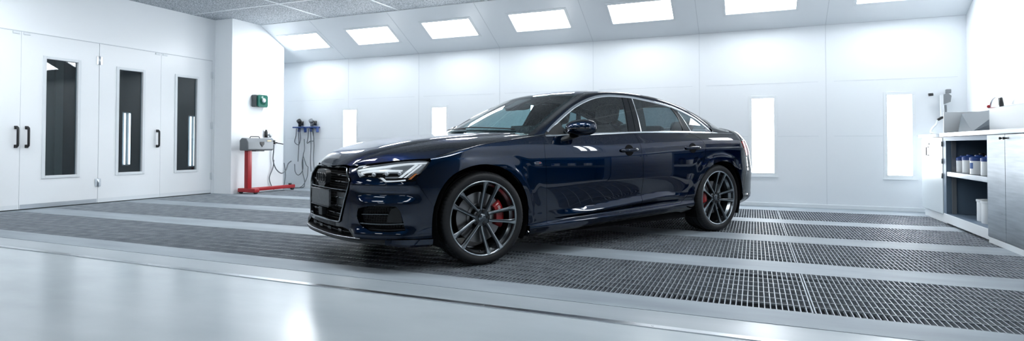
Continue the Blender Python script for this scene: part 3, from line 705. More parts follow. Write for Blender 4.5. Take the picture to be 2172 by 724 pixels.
# ---- grille
GH=[(S0,.734),(GR[0][0]-.03,.7265)]+GR+[(GR[3][0]-.02,.326),(S0,.326)]
gb=panel('grille',loop(*[[a,b] for a,b in zip(GH,GH[1:]+GH[:1])],step=.02),side,M['matt_black'],car,step=.03,gap=0,off=-.050,flange=0,mid=True)
tag(gb,'black radiator grille with slim horizontal bars')
def on(w,z,off=0.,sg=1):
    s=s_w(w,z); p=disp(side,lambda a,b:off+0*b)(s,z)[0]; return np.array([p[0],p[1]*sg,p[2]])
def gw(z): return float(np.interp(z,[.338,.60,.640,.722],[.352,.449,.452,.352]))
def bar2(name,z0,z1,w0,w1,off,h,m,dep=.02,par=gb):
    rows=[]
    for k in np.linspace(0,1,26):
        w=w0+(w1-w0)*k; z=z0+(z1-z0)*k; sg=1 if w>=0 else -1; p=on(abs(w),z,off,sg); q=on(abs(w),z,off-dep,sg)
        rows.append([(p[0],p[1],p[2]+h*.5*.6),(p[0],p[1],p[2]-h*.5*.6),(q[0],q[1],q[2]-h*.5),(q[0],q[1],q[2]+h*.5)])
    mb=MB(); mb.grid(rows,True,False); mb.add(rows[0],[(0,1,2,3)]); mb.add(rows[-1],[(3,2,1,0)]); return mb.build(name,m,par,auto=50)
# frame: follows the opening
fr=[]; outl=[(0.0,.729),(.18,.729),(.30,.7275),(.352,.722),(.452,.640),(.449,.60),(.400,.465),(.352,.338),(.34,.330),(.18,.326),(0,.325)]
dense=loop(*[[a,b] for a,b in zip(outl[:-1],outl[1:])],step=.02); dense=[q for q in dense]
full=[(w,z,1) for w,z in dense]+[(w,z,-1) for w,z in dense[::-1]]
rows=[]
for i,(w,z,sg) in enumerate(full):
    p=on(w,z,.008,sg); cpt=np.array([p[0]+.01,0,.53]); d=cpt-p; d[0]=0; d/=np.linalg.norm(d)
    rows.append([p-d*.004,p+np.array([-.004,0,0]),p+d*.012+np.array([-.002,0,0]),p+d*.016+np.array([.03,0,0])])
rows.append(rows[0]); mb=MB(); mb.grid(rows); mb.build('grille_frame',M['dark_chrome'],gb,auto=40)
for z in (.674,.626,.508,.447,.390):
    w=gw(z)-.012
    for sg in (1,-1):
        bar2('grille_bar',z+.004,z-.002,.02*sg,w*sg,-.012,.009,M['dark_chrome'])
        # little node on each bar
        p=on(w*.62,z,-.012,sg); mb=MB(); mb.ball(p,.02,(.5,1.5,.40),16); mb.build('grille_node',M['gloss_black'],gb)
for z0,h in ((.562,.010),):
    w=gw(z0)-.014; bar2('grille_bar',z0+.004,z0+.004,-w,w,-.006,h,M['dark_chrome'])
for sg in (1,-1):
    rows=[[on(w,z,-.022,sg) for z in (.452,.48,.51,.545)] for w in np.linspace(.235,.385,8)]
    sheet('sensor_cover',rows,M['plate'],gb,out=(1.5,0,.5))
# fine lattice behind the bars
mb=MB()
for w in np.arange(-.44,.441,.022):
    zs=[z for z in np.linspace(.335,.722,30) if gw(z)-.015>abs(w)]
    if len(zs)>1: mb.tube([on(abs(w),z,-.040,1 if w>=0 else -1) for z in (zs[0],(zs[0]+zs[-1])/2,zs[-1])],.003,4)
for z in np.arange(.345,.72,.022):
    w=gw(z)-.012; mb.tube([on(abs(k*w),z,-.040,1 if k>=0 else -1) for k in np.linspace(-1,1,13)],.003,4)
mb.build('grille_lattice',M['mesh_black'],gb)
# emblem: four linked rings on a dark plaque
mb=MB(); P=loop([(-.112,.03),(-.10,.058),(-.07,.066),(0,.068),(.07,.066),(.10,.058),(.112,.03)],[(.112,.03),(.10,-.03),(.06,-.062),(0,-.068),(-.06,-.062),(-.10,-.03),(-.112,.03)],step=.012)
Tm=Matrix.Translation((-.918,0,.642))@Matrix(((0,0,1,0),(1,0,0,0),(0,1,0,0),(0,0,0,1)))
mb.prism(P,-.016,.02,Tm); pq=mb.build('emblem_plaque',M['satin_black'],gb,auto=30)
for k in range(4):
    c=(-.072+.048*k); mb=MB(); mb.tube([Tm@Vector((c+.036*math.cos(a),.002+.036*math.sin(a),-.019)) for a in np.linspace(0,2*PI,32,endpoint=False)],.0055,8,closed=True); mb.build('emblem_ring',M['gloss_black'],pq)
# blank number plate and radar pod
mb=MB(); mb.box(-.946,-.930,-.212,.212,.432,.553,.004); npl=mb.build('number_plate',M['plate'],gb); tag(npl,'blank dark grey number plate')
mb=MB(); mb.box(-.95,-.928,-.216,.216,.425,.433,.002); mb.box(-.95,-.928,-.216,.216,.551,.558,.002); mb.build('plate_holder',M['gloss_black'],npl)
mb=MB(); mb.box(-.944,-.90,-.042,.042,.352,.418,.006); mb.build('sensor_block',M['satin_black'],gb)
# ---- lower intake, splitter, side vents
ib=panel('lower_intake',loop([(S0,.286),(-1.17,.292),(-1.10,.278),(-1.04,.240)],[(-1.04,.240),(-1.2,.236),(S0,.234)],[(S0,.234),(S0,.286)],step=.02),side,M['matt_black'],car,step=.03,gap=0,off=-.035,flange=0,mid=True)
bar2('intake_bar',.262,.262,-.46,.46,-.02,.010,M['satin_black'],par=ib)
for w in (-.30,-.1,.1,.30):
    p=on(abs(w),.255,-.02,1 if w>0 else -1); mb=MB(); mb.box(p[0]-.004,p[0]+.02,p[1]-.035,p[1]+.035,.25,.275,.003); mb.build('intake_block',M['gloss_black'],ib)
rows=[]
for s in np.concatenate([np.linspace(S0,-1.0,24),np.linspace(-.97,-.437,26)]):
    up=float(sst(-.80,-.60,s)); zt=.232; zb=.205-.012*up; o=.028+.004*up
    a=disp(side,lambda q,z:-.03+0*z)(s,zt+.006)[0]; b=disp(side,lambda q,z:o+0*z)(s,zt)[0]; c=disp(side,lambda q,z:o+.002+0*z)(s,(zt+zb)/2)[0]; d=disp(side,lambda q,z:o-.01+0*z)(s,zb)[0]; e=disp(side,lambda q,z:-.08+0*z)(s,zb+.004)[0]
    rows.append([a,b,c,d,e])
rows=[[(p[0],-p[1],p[2]) for p in r] for r in rows[:0:-1]]+rows
mb=MB(); mb.grid([r for r in rows if abs(r[1][1])<.775],False,True); sp=mb.build('front_splitter',M['satin_black'],car,auto=35)
for sg in (1,-1): mb=MB(); mb.grid([r for r in rows if r[1][1]*sg<-.755],False,True); mb.build('splitter_blade',PNT,sp,auto=35)
mb=MB(); mb.tube([(r[1][0]-.001,r[1][1],r[1][2]) for r in rows if abs(r[1][1])<.62],.0032,6); mb.build('splitter_edge',M['chrome'],sp)
for sgn in (1,-1):
    FI=shrink(FOG,-.002)
    vb=panel('side_vent',FI,side,M['mesh_black'],car,step=.03,gap=0,off=-.045,flange=0,sgn=sgn)
    def vblade(name,pts,h,off,m,dep=.03):
        c=spl(pts,.02); rows=[]
        for q in c:
            p=disp(side,lambda a,b:off+0*b)(*q)[0]; r=disp(side,lambda a,b:off-dep+0*b)(*q)[0]
            rows.append([(p[0],p[1]*sgn,p[2]+h*.3),(p[0],p[1]*sgn,p[2]-h*.3),(r[0],r[1]*sgn,r[2]-h*.6),(r[0],r[1]*sgn,r[2]+h*.6)])
        mb=MB(); mb.grid(rows,True,False); mb.add(rows[0],[(0,1,2,3)]); mb.add(rows[-1],[(3,2,1,0)]); return mb.build(name,m,vb,auto=50)
    vblade('vent_blade',[(-.965,.404),(-.85,.409),(-.745,.410)],.010,-.004,M['dark_chrome'])
    vblade('vent_blade',[(-.980,.341),(-.85,.340),(-.74,.341),(-.632,.345)],.012,-.002,M['dark_chrome'])
    vblade('vent_blade',[(-.90,.304),(-.76,.299),(-.626,.304)],.010,-.004,M['satin_black'])
    panel('vent_fin',[(-.760,.350),(-.748,.409),(-.728,.449),(-.690,.459),(-.668,.44),(-.650,.38),(-.645,.349)],side,M['satin_black'],vb,step=.03,gap=0,off=-.012,flange=.03,sgn=sgn)
    mb=MB(); 
    for k in np.linspace(-.95,-.66,14):
        a=disp(side,lambda q,b:-.036+0*b)(k,.305)[0]; b=disp(side,lambda q,z:-.036+0*z)(k+.02,.455)[0]; mb.tube([(a[0],a[1]*sgn,a[2]),(b[0],b[1]*sgn,b[2])],.003,4)
    for z in np.linspace(.31,.45,8):
        mb.tube([(lambda p:(p[0],p[1]*sgn,p[2]))(disp(side,lambda q,b:-.036+0*b)(k,z)[0]) for k in np.linspace(-.96,-.65,8)],.003,4)
    mb.build('vent_lattice',M['satin_black'],vb)
# ---- wheels
def circ(r,n,y): return [(r*math.cos(2*PI*k/n),y,r*math.sin(2*PI*k/n)) for k in range(n)]
WZ=Matrix(((1,0,0,0),(0,0,1,0),(0,1,0,0),(0,0,0,1)))      # lathe axis z -> wheel axis y (outward = -y handled below)
def make_wheel(name):
    """wheel about the origin, axle along y, outer face towards -y, sidewall outer face at y=-.128"""
    w=thing(name,None,None); w.parent=car
    # tyre with tread notches
    N=432; R=.350; prof=[(.272,-.112),(.290,-.124),(.312,-.128),(.330,-.124),(.340,-.115),(.3455,-.104),(.349,-.088),(.3505,-.062),(.3505,-.057),(.3435,-.0565),(.3435,-.046),(.3508,-.0455),(.351,-.012),(.3435,-.0115),(.3435,.0)]
    prof=prof+[(r,-y) for r,y in prof[-2::-1]]
    v=[];m=len(prof)
    for k in range(N):
        a=2*PI*k/N; nt=(k%6==0)
        for i,(r,y) in enumerate(prof):
            rr=r-(.0032 if nt and abs(y)>.085 and r>.338 else 0)-(.0035 if (k%12==6) and .012<=abs(y)<=.0455 and r>.347 else 0)
            rr=rr-(.004 if r==.3435 else 0)*0
            z=rr*math.sin(a); 
            v.append((rr*math.cos(a),y,max(z,-.3495)))
    f=[(k*m+i,((k+1)%N)*m+i,((k+1)%N)*m+i+1,k*m+i+1) for k in range(N) for i in range(m-1)]
    mb=MB(); mb.add(v,f,True); mb.build('tyre',M['rubber'],w,auto=38)
    # barrel and outer lip of the rim
    mb=MB(); mb.lathe([(.274,-.110),(.279,-.117),(.2815,-.119),(.277,-.121),(.268,-.116),(.2645,-.105),(.262,-.085),(.246,-.06),(.238,.0),(.236,.08),(.25,.11)],96,WZ); rim=mb.build('rim',M['gunmetal'],w)
    mb=MB(); mb.lathe([(.2700,-.1172),(.2765,-.1225),(.2812,-.1205),(.2825,-.117),(.279,-.1165)],96,WZ); mb.build('rim_lip',M['machined'],rim)
    mb=MB(); mb.lathe([(.2615,-.090),(.252,-.072),(.2475,-.066)],96,WZ); mb.build('rim_step',M['machined'],rim,fix=True)
    # ten spokes in five pairs
    base=math.radians(2.4)
    for p in range(5):
        for sg in (1,-1):
            a0=base+p*2*PI/5
            er=Vector((math.cos(a0),0,math.sin(a0))); et=Vector((-math.sin(a0),0,math.cos(a0)))
            st=[(.055,.0235,.0115,-.082,.022),(.085,.030,.0115,-.084,.022),(.120,.035,.0118,-.088,.021),(.170,.041,.0128,-.096,.020),(.215,.047,.0150,-.104,.018),(.245,.0520,.0195,-.110,.016),(.268,.0560,.0255,-.115,.012)]
            rows=[];face=[]
            for r,t,hw,y,th in st:
                c=er*r+et*t*sg; c.y=y; q=et
                tw=.0
                rows.append([c-q*hw,c-q*hw*.62+Vector((0,-.0045,0)),c+q*hw*.62+Vector((0,-.0045,0)),c+q*hw,c+q*hw*.75+Vector((0,th*1.7,0)),c-q*hw*.75+Vector((0,th*1.7,0))])
            mb=MB(); mb.grid(rows,True,True); mb.add(rows[0],[tuple(range(6))]); mb.add(rows[-1],[tuple(range(6))[::-1]])
            sp=mb.build('spoke',M['gunmetal'],rim,auto=30)
            # bright cut facet: narrow edge near the hub, broad wedge at the rim
            rr=[]
            for i,(r,t,hw,y,th) in enumerate(st):
                c=er*r+et*t*sg; c.y=y-.0052
                k0=(.62,.62,.62,.62,.55,.2,-.60)[i]; lo=-sg*hw*k0 if False else None
                o=hw*.62; inn=o-(.0075 if i<4 else (.008,.016,.030)[i-4]); inn=max(inn,-hw*.62)
                rr.append([c+et*sg*o,c+et*sg*inn])
            mb=MB(); mb.grid([[q+Vector((0,-.0004,0)) for q in r] for r in rr],False,False); mb.build('spoke_facet',M['machined'],rim,fix=False)
    mb=MB(); mb.lathe([(0.,-.078),(.045,-.078),(.062,-.080),(.070,-.074),(.072,-.05),(.072,.02)],40,WZ); mb.build('hub',M['gunmetal'],rim,auto=30)
    mb=MB(); mb.lathe([(0.,-.0875),(.026,-.0870),(.0305,-.084),(.031,-.076)],36,WZ); cc=mb.build('centre_cap',M['dark_chrome'],rim,auto=40)
    for k in range(5):
        mb=MB(); a=base+(k)*2*PI/5; c=Vector((.049*math.cos(a),-.080,.049*math.sin(a))); mb.lathe([(0,-.008),(.0075,-.008),(.0085,-.006),(.0085,-.001),(.0135,-.0008),(.0135,.004),(0,.004)],16,Matrix.Translation(c)@WZ); mb.build('wheel_bolt',M['satin_black'],rim,auto=30)
    v=Vector((.21*math.cos(base-1.75),-.095,.21*math.sin(base-1.75))); mb=MB(); mb.cyl(v*1.18+Vector((0,.01,0)),v*1.14+Vector((0,-.012,0)),.004,8); mb.build('valve',M['satin_black'],rim)
    return w
def brake(w,front,flip):
    """rotor and caliper; flip mirrors to put the caliper towards the car's tail"""
    R=.190 if front else .170
    mb=MB(); mb.lathe([(.075,-.028),(.085,-.040),(.105,-.040),(.108,-.030),(R,-.030),(R,.002),(.108,.002),(.075,.0)],72,WZ); mb.build('brake_disc',M['rotor'],w,auto=35)
    mb=MB(); a0,a1=(math.radians(-26),math.radians(38)) if front else (math.radians(150),math.radians(200)); rows=[]
    for a in np.linspace(a0,a1,18):
        e=min(1,8*min((a-a0)/(a1-a0),(a1-a)/(a1-a0))+.35); c,q=math.cos(a),math.sin(a)
        ri=(.128 if front else .125); ro=R+.022; ht=.030*e
        rows.append([(r*c,y,r*q) for r,y in ((ri,-.030),(ri+.006,-.034-ht),(ro-.03,-.036-ht),(ro-.006,-.030-ht*.6),(ro,-.02),(ro,.03),(ri,.03))])
    mb.grid(rows,True,True); mb.add(rows[0],[tuple(range(7))]); mb.add(rows[-1],[tuple(range(7))[::-1]]); cal=mb.build('brake_caliper',M['red'],w,auto=35); tag(cal,'red brake caliper')
    if front:
        mb=MB()
        for k,a in enumerate(np.linspace(math.radians(14),math.radians(28),5)):
            c=Vector((.172*math.cos(a),-.0675,.172*math.sin(a))); t=Vector((-math.sin(a),0,math.cos(a))); r=Vector((math.cos(a),0,math.sin(a))); mb.bar(c-r*.012,c+r*.012*(1 if k%2 else .6),.0035,.002,(0,1,0))
        mb.build('caliper_mark',M['white_mark'],w)
        # suspension upright and hub carrier seen through the spokes
    mb=MB(); mb.lathe([(0,.0),(.09,.004),(.12,.03),(.12,.06),(0,.07)],28,WZ); mb.build('hub_carrier',M['satin_black'],w)
YC=.797
def place(cx,sgn,steer,front,yoff=YC):
    w=make_wheel('wheel'); brake(w,front,sgn)
    if sgn<0:
        for ch in w.children_recursive:
            ch.data.transform(Matrix.Scale(-1,4,(0,1,0))); ch.data.flip_normals()
    w.location=(cx,-yoff*sgn,.350); w.rotation_euler=(0,0,steer); return w
wf=place(0,1,math.radians(-5.2),True); place(0,-1,math.radians(-5.2),True); place(2.924,1,0,False,.790); place(2.924,-1,0,False,.790)
# ---- cabin
def cushion(name,rows,m,par):
    mb=MB(); mb.grid(rows,True,True); n=len(rows[0]); mb.add(rows[0],[tuple(range(n))]); mb.add(rows[-1],[tuple(range(n))]); return mb.build(name,m,par)
def padded(c0,c1,w,d,n=9,e=.55,par=None,name='seat_back',ax='z'):
    """rounded slab from c0 to c1 (points), half width w across the car, half depth d"""
    c0=Vector(c0); c1=Vector(c1); up=(c1-c0); L=up.length; up.normalize(); fw=Vector((0,1,0)).cross(up).normalized(); rows=[]
    for t in np.linspace(0,1,n):
        k=max(0.05,(1-abs(2*t-1)**5)); sec=[]
        for a in np.linspace(0,2*PI,22,endpoint=False):
            ca,sa=math.cos(a),math.sin(a); sec.append(c0+up*L*t+Vector((0,1,0))*w*k**.35*math.copysign(abs(ca)**e,ca)+fw*d*k**.5*math.copysign(abs(sa)**e,sa))
        rows.append(sec)
    return cushion(name,rows,M['leather'],par)
for y in (-.37,.37):
    st=padded((1.18,y,.46),(1.66,y,.50),.25,.09,par=car,name='seat')
    padded((1.58,y,.52),(1.80,y,1.10),.25,.085,par=st,name='seat_back'); padded((1.81,y,1.13),(1.85,y,1.31),.135,.06,n=11,par=st,name='head_restraint')
    mb=MB(); mb.tube([(1.805,y-.05,1.03),(1.82,y-.05,1.16)],.007); mb.tube([(1.805,y+.05,1.03),(1.82,y+.05,1.16)],.007); mb.build('restraint_post',M['chrome'],st)
bs=padded((2.30,0,.44),(2.72,0,.50),.62,.10,par=car,name='rear_bench'); padded((2.68,0,.55),(2.98,0,1.04),.62,.09,par=bs,name='bench_back')
for y in (-.40,0,.40): padded((2.95,y,1.03),(3.0,y,1.17 if y else 1.12),.14,.05,n=11,par=bs,name='head_restraint')
mb=MB(); mb.grid([[(x,y,z+.025*(1-(y/.7)**2)) for y in np.linspace(-.72,.72,17)] for x,z in ((.48,.955),(.62,.965),(.80,.975),(.92,.955),(.97,.88),(.95,.70))]); ds=mb.build('dashboard',M['trim_in'],car)
mb=MB(); T2=Matrix.Translation((1.08,-.37,.86))@Matrix.Rotation(math.radians(-62),4,'Y'); mb.tube([T2@Vector((.185*math.cos(a),.185*math.sin(a),0)) for a in np.linspace(0,2*PI,40,endpoint=False)],.016,8,closed=True)
for dx,dy in ((0,1),(0,-1),(1,0)): mb.bar(T2@Vector((0,0,-.02)),T2@Vector((.18*dx,.18*dy,0)),.035,.018)
mb.cyl(T2@Vector((0,0,-.04)),T2@Vector((0,0,.005)),.07,24); mb.build('steering_wheel',M['trim_in'],car)
mb=MB(); mb.box(1.0,1.10,-.16,.16,1.02,1.09,.01); mb.box(.95,1.15,-.15,.10,.72,.9,.02); mb.build('centre_screen',M['gloss_black'],ds)
mb=MB(); mb.box(.42,3.3,-.70,.70,.26,.30); mb.box(1.1,2.2,-.11,.11,.3,.62,.03); mb.box(3.02,3.10,-.66,.66,.5,1.0); mb.box(3.02,3.4,-.64,.64,.985,1.02); mb.build('cabin_floor',M['trim_in'],car)
mb=MB(); mb.grid([[canopy(t,u)[0]-np.array([0,0,.035]) for u in np.linspace(-.97,.97,17)] for t in np.linspace(5.0,9.3,20)]); hln=mb.build('headliner',mat('headliner_grey',(.10,.105,.11),.9),car,fix=False)
for sgn in (1,-1):
    mb=MB(); mb.grid([[(x,-(min(G(x,z),G(x,.98))-(.045 if z>.9 else .09))*sgn,z) for z in (.34,.70,.93,beltlow(x)-.012)] for x in np.linspace(.62,3.0,24)]); mb.build('door_lining',M['trim_in'],car,fix=False)
    rows=[]
    for x in np.linspace(1.74,2.02,5): rows.append([(x-.12*(1.36-z)/.36*1.0+.0,-(G(x,z)-.035)*sgn,z) for z in np.linspace(1.0,1.365,8)])
    mb=MB(); mb.grid(rows); mb.build('post_trim',M['trim_in'],car,fix=False)
# interior mirror with the camera housing on the windscreen
mb=MB(); rows=[]
for a in np.linspace(0,PI,13):
    k=max(math.sin(a),.02); rows.append([(1.02+.022*k**.4*math.cos(b),-.02+.115*-math.cos(a),1.275+.033*k**.35*math.sin(b)) for b in np.linspace(0,2*PI,16,endpoint=False)])
mb.grid(rows,True); mb.build('interior_mirror',M['trim_in'],ws)
mb=MB(); c0=canopy(3.3,0)[0]; c1=canopy(4.4,0)[0]
rows=[]
for t in np.linspace(0,1,8):
    c=c0+(c1-c0)*t; wd=.05+.05*t; dp=.012+.035*math.sin(PI*min(t+.15,1)); rows.append([(c[0]+dp*.5*(b==1 or b==2),y,c[2]-.012-dp*(b==1 or b==2)) for y,b in ((-wd,0),(-wd*.8,1),(wd*.8,2),(wd,0))])
mb.grid(rows,True,False); mb.build('camera_housing',M['satin_black'],ws,auto=50)
# wipers
for y0,y1 in ((-.60,.02),(-.02,.56)):
    P=[]
    for k in np.linspace(0,1,9):
        y=y0+(y1-y0)*k; t=.30+.25*k*(1 if y0<-.1 else .8); e,m_=crow(t); u=-y/e[1]; p=canopy(t,-u if False else u)[0]; P.append(p+np.array([-.010,0,.012]))
    mb=MB(); mb.tube(P,.006,6); mb.build('wiper',M['satin_black'],ws)
# ================================================================ THE ROOM (world: x along the back wall, y into the picture, z up)
XL,XRW,YB,YF,ZC,ZF,YS,YE=-6.57,5.23,4.95,-7.6,3.212,2.635,3.89,-1.47
M['wall']=mat('booth_white_paint',(.76,.80,.835),.30,0,Specular_IOR_Level=.5)  # booth white, toned down to offset the strong light on the back wall
M['wall_lifted']=mat('side_wall_lifted',(.87,.90,.925),.30,0,Specular_IOR_Level=.5)  # same booth white, lightened in colour to make up for weaker side light
M['hall']=mat('hall_grey_paint',(.20,.215,.23),.45)
M['door']=mat('door_white_lifted',(.87,.90,.925),.26)  # door white lightened like the side walls, brightness put into the colour
M['seam']=mat('panel_seam',(.58,.62,.66),.5)
M['frame_white']=mat('frame_white',(.74,.78,.81),.4)
M['alu']=mat('aluminium_trim',(.62,.66,.70),.28,1)
M['steel']=noisy(mat('brushed_steel',(.5,.53,.56),.3,1),3,(.36,.395,.43),(.50,.54,.575),(1,1,14),rough=(.24,.40))
M['galv']=noisy(mat('galvanised_grate',(.42,.46,.50),.5,.5),8,(.24,.275,.31),(.40,.44,.48))
M['pit']=noisy(mat('pit_filter',(.05,.055,.06),.9),5,(.045,.053,.062),(.12,.135,.15),(1,1,1),bump=.3)
M['fstrip']=noisy(mat('painted_floor_strip',(.36,.40,.44),.42,0,Specular_IOR_Level=.22),2.2,(.225,.262,.295),(.325,.37,.41),(.5,2,1),rough=(.50,.66))
M['concrete']=noisy(mat('glossy_concrete',(.42,.47,.50),.22,0,Specular_IOR_Level=.36),1.6,(.43,.485,.52),(.51,.565,.60),(.7,1.6,1),rough=(.16,.25),bump=.03)
M['lightbox']=emit('lamp_diffuser',(.93,.97,1.0),7.0)
M['walllight']=emit('wall_lamp_diffuser',(.93,.97,1.0),5.0)
M['hallfill']=emit('hall_fill_diffuser',(.93,.97,1.0),2.2)  # glow of the added hall fill panels
M['tube']=emit('strip_tube',(.92,.97,1.0),1.6)
M['backroom']=mat('back_room_grey',(.10,.115,.125),.6)
M['cream']=mat('cream_door',(.50,.50,.46),.5)
M['door_glass']=glassmat('door_glass',(.62,.70,.74),1.6)
M['rubber_grip']=mat('black_grip',(.012,.013,.015),.4)
M['red_paint']=mat('red_painted_steel',(.36,.016,.022),.35)
M['box_grey']=mat('grey_box',(.20,.215,.23),.4,.3)
M['green']=mat('green_plastic',(.003,.12,.085),.35)
M['hose']=mat('grey_hose',(.13,.15,.17),.45)
M['blue']=mat('blue_plastic',(.012,.05,.22),.4)
M['white_plastic']=mat('white_plastic',(.72,.76,.79),.35)
M['grey_sheet']=mat('grey_sheet_metal',(.13,.155,.18),.6,0)
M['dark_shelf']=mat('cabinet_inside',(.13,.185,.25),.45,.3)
# ceiling: filter cloth held by a grid
mc=mat('ceiling_filter',(.62,.66,.70),.7)
n,l,b=nodes(mc); tc=n.new('ShaderNodeTexCoord'); mp=n.new('ShaderNodeMapping'); mp.inputs['Scale'].default_value=(14,40,1); l.new(tc.outputs['Object'],mp.inputs['Vector'])
vo=n.new('ShaderNodeTexVoronoi'); vo.inputs['Scale'].default_value=1.6; vo.feature='DISTANCE_TO_EDGE'; l.new(mp.outputs['Vector'],vo.inputs['Vector'])
rp=n.new('ShaderNodeValToRGB'); rp.color_ramp.elements[0].position=.02; rp.color_ramp.elements[1].position=.22; rp.color_ramp.elements[0].color=(.20,.23,.26,1); rp.color_ramp.elements[1].color=(.66,.70,.74,1)
l.new(vo.outputs['Distance'],rp.inputs['Fac']); l.new(rp.outputs['Color'],b.inputs['Base Color'])
M['ceil']=mc
def struct(name,mb,m,parent=None,auto=None): 
    o=mb.build(name,m,parent,auto)
    if parent is None: o['kind']='structure'
    return o
# ---- floor: slabs between four pits, each pit covered by grates
PITS=[(-.89,.15),(.55,1.56),(1.97,3.00),(3.36,4.40)]
GX=[-6.50,-3.07,-.07,2.93,5.20]
mb=MB(); ys=[-1.17]+[v for p in PITS for v in p]+[YB+.2]
for a,b in zip(ys[0::2],ys[1::2]): mb.box(XL-.3,XRW+.3,a,b,-.34,0)
for p in PITS: mb.box(XL-.3,-6.505,p[0],p[1],-.34,0); mb.box(5.205,XRW+.3,p[0],p[1],-.34,0)
struct('floor',mb,M['fstrip'])
mb=MB(); mb.box(XL-.3,XRW+.3,YF-.3,-1.475,-.34,-.001); struct('floor_concrete',mb,M['concrete'])
M['fedge']=noisy(mat('floor_edge_band',(.42,.46,.50),.34),2,(.30,.345,.38),(.385,.43,.465),(.4,2,1))
mb=MB(); mb.box(XL-.3,XRW+.3,-1.435,-1.17,-.34,-.002); struct('floor_band',mb,M['fedge'])
mb=MB(); mb.box(XL,XRW,-1.478,-1.432,-.34,.004,.0015)
for x in np.arange(-6.2,5.2,.93): mb.cyl((x,-1.455,.003),(x,-1.455,.0055),.007,10)
o=struct('trim_1',mb,M['alu'])
mb=MB(); mb.box(-6.505,5.205,-.9,4.42,-.36,-.34); 
for p in PITS:
    for k in (.27,.62): y=p[0]+k*(p[1]-p[0]); mb.box(-6.5,5.2,y-.03,y+.03,-.34,-.12)
    for k in (.12,.44,.80):
        y=p[0]+k*(p[1]-p[0]); mb.tube([(-6.5,y,-.27),(5.2,y,-.27)],.075,14)
struct('floor_pit',mb,M['pit'])
rowname=['row nearest the camera, in front of the front wheel','second row from the front, under the car\'s middle','third row from the front, under the rear wheel','far row along the foot of the back wall']
colname=['at its door end on the far left','just left of the front bumper line','under and right of the front wheel','at its cabinet end on the right']
colname=['left end panel by the white doors','second panel from the left','third panel from the left','right end panel by the cabinets']
rowname=['floor grate, nearest row','floor grate, second row from the camera','floor grate, third row from the camera','floor grate, far row by the back wall']
for r,(y0,y1) in enumerate(PITS):
    for c in range(4):
        x0,x1=GX[c]+.004,GX[c+1]-.004; mb=MB()
        n=int(round((x1-x0)/.030))
        for k in range(1,n): x=x0+(x1-x0)*k/n; mb.box(x-.0024,x+.0024,y0+.006,y1-.006,-.024,-.0006)
        g=thing('floor_grate','%s, %s'%(rowname[r],colname[c]),'floor grate',((x0+x1)/2,(y0+y1)/2,0),0,'steel floor grates')
        def loc(m_): m_.v=[(p[0]-(x0+x1)/2,p[1]-(y0+y1)/2,p[2]) for p in m_.v]; return m_
        loc(mb).build('bearing_bars',M['galv'],g,fix=False)
        mb=MB()
        for k in range(1,8): y=y0+(y1-y0)*k/8; mb.box(x0+.006,x1-.006,y-.003,y+.003,-.010,.0002)
        loc(mb).build('cross_rods',M['galv'],g,fix=False)
        mb=MB(); mb.box(x0,x0+.007,y0+.003,y1-.003,-.026,0); mb.box(x1-.007,x1,y0+.003,y1-.003,-.026,0); mb.box(x0,x1,y0+.003,y0+.008,-.026,0); mb.box(x0,x1,y1-.008,y1-.003,-.026,0)
        loc(mb).build('edge_frame',M['galv'],g)
# ---- walls, slope, ceiling
PANX=[-4.88,-3.228,-1.544,.166,1.856,3.588]
WL=[(-4.997,-4.681),(-2.93,-2.63),(-.95,-.65),(2.605,2.905),(4.33,4.618)]; WZ0,WZ1=.492,1.598
mb=MB(); e=[XL-.3]+[v for p in WL for v in p]+[XRW+.3]
for a,b in zip(e[0::2],e[1::2]): mb.box(a,b,YB,YB+.2,-.05,ZF+.3)
for a,b in WL: mb.box(a,b,YB,YB+.2,-.05,WZ0); mb.box(a,b,YB,YB+.2,WZ1,ZF+.3)
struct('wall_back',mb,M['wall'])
mb=MB()
for x in PANX: mb.box(x-.003,x+.003,YB-.0025,YB+.001,0,ZF)
for z in (1.82,1.035):
    for a,b in zip([XL]+PANX,PANX+[XRW]):
        if z<1.5: 
            cuts=[w for w in WL if a-.2<w[0]<b]; xs=[a+.10]+[v for w in cuts for v in (w[0]-.05,w[1]+.05)]+[b-.10]
            for p,q in zip(xs[0::2],xs[1::2]):
                if q>p: mb.box(p,q,YB-.0018,YB+.001,z-.002,z+.002)
        else: mb.box(a+.10,b-.10,YB-.0018,YB+.001,z-.002,z+.002)
mb.box(XL,XRW,YB-.003,YB+.001,ZF-.004,ZF+.004); struct('trim_2',mb,M['seam'])
mb=MB(); mb.box(XL,XRW,YB-.012,YB,0,.055,.003); struct('baseboard_back',mb,M['frame_white'])
# tall light panels in the back wall
wl_names=['leftmost tall wall light on the back wall, right of the hanging hoses','second tall wall light from the left, above the car hood','tall wall light seen through the windscreen','tall bright wall light just right of the car\'s tail','rightmost tall wall light on the back wall, beside the metal cabinets']
for i,(a,b) in enumerate(WL):
    t=thing('wall_light',wl_names[i],'wall light',((a+b)/2,YB,WZ0),0,'tall wall lights of the back wall'); w=(b-a)/2; h=WZ1-WZ0
    mb=MB(); mb.box(-w,w,.012,.03,0,h); mb.build('diffuser',M['walllight'],t)
    mb=MB()
    for q in ((-w-.045,-w,-.045,h+.045),(w,w+.045,-.045,h+.045),(-w,w,-.045,0),(-w,w,h,h+.045)): mb.box(q[0],q[1],-.006,.02,q[2],q[3],.001)
    mb.box(-w-.06,w+.06,-.012,-.004,-.062,-.045,.001); mb.build('light_frame',M['frame_white'],t)
    mb=MB()
    for x in (-w-.02,w+.02):
        for z in np.linspace(0,h,5): mb.cyl((x,-.008,z),(x,-.005,z),.004,8)
    mb.build('frame_screws',M['seam'],t)
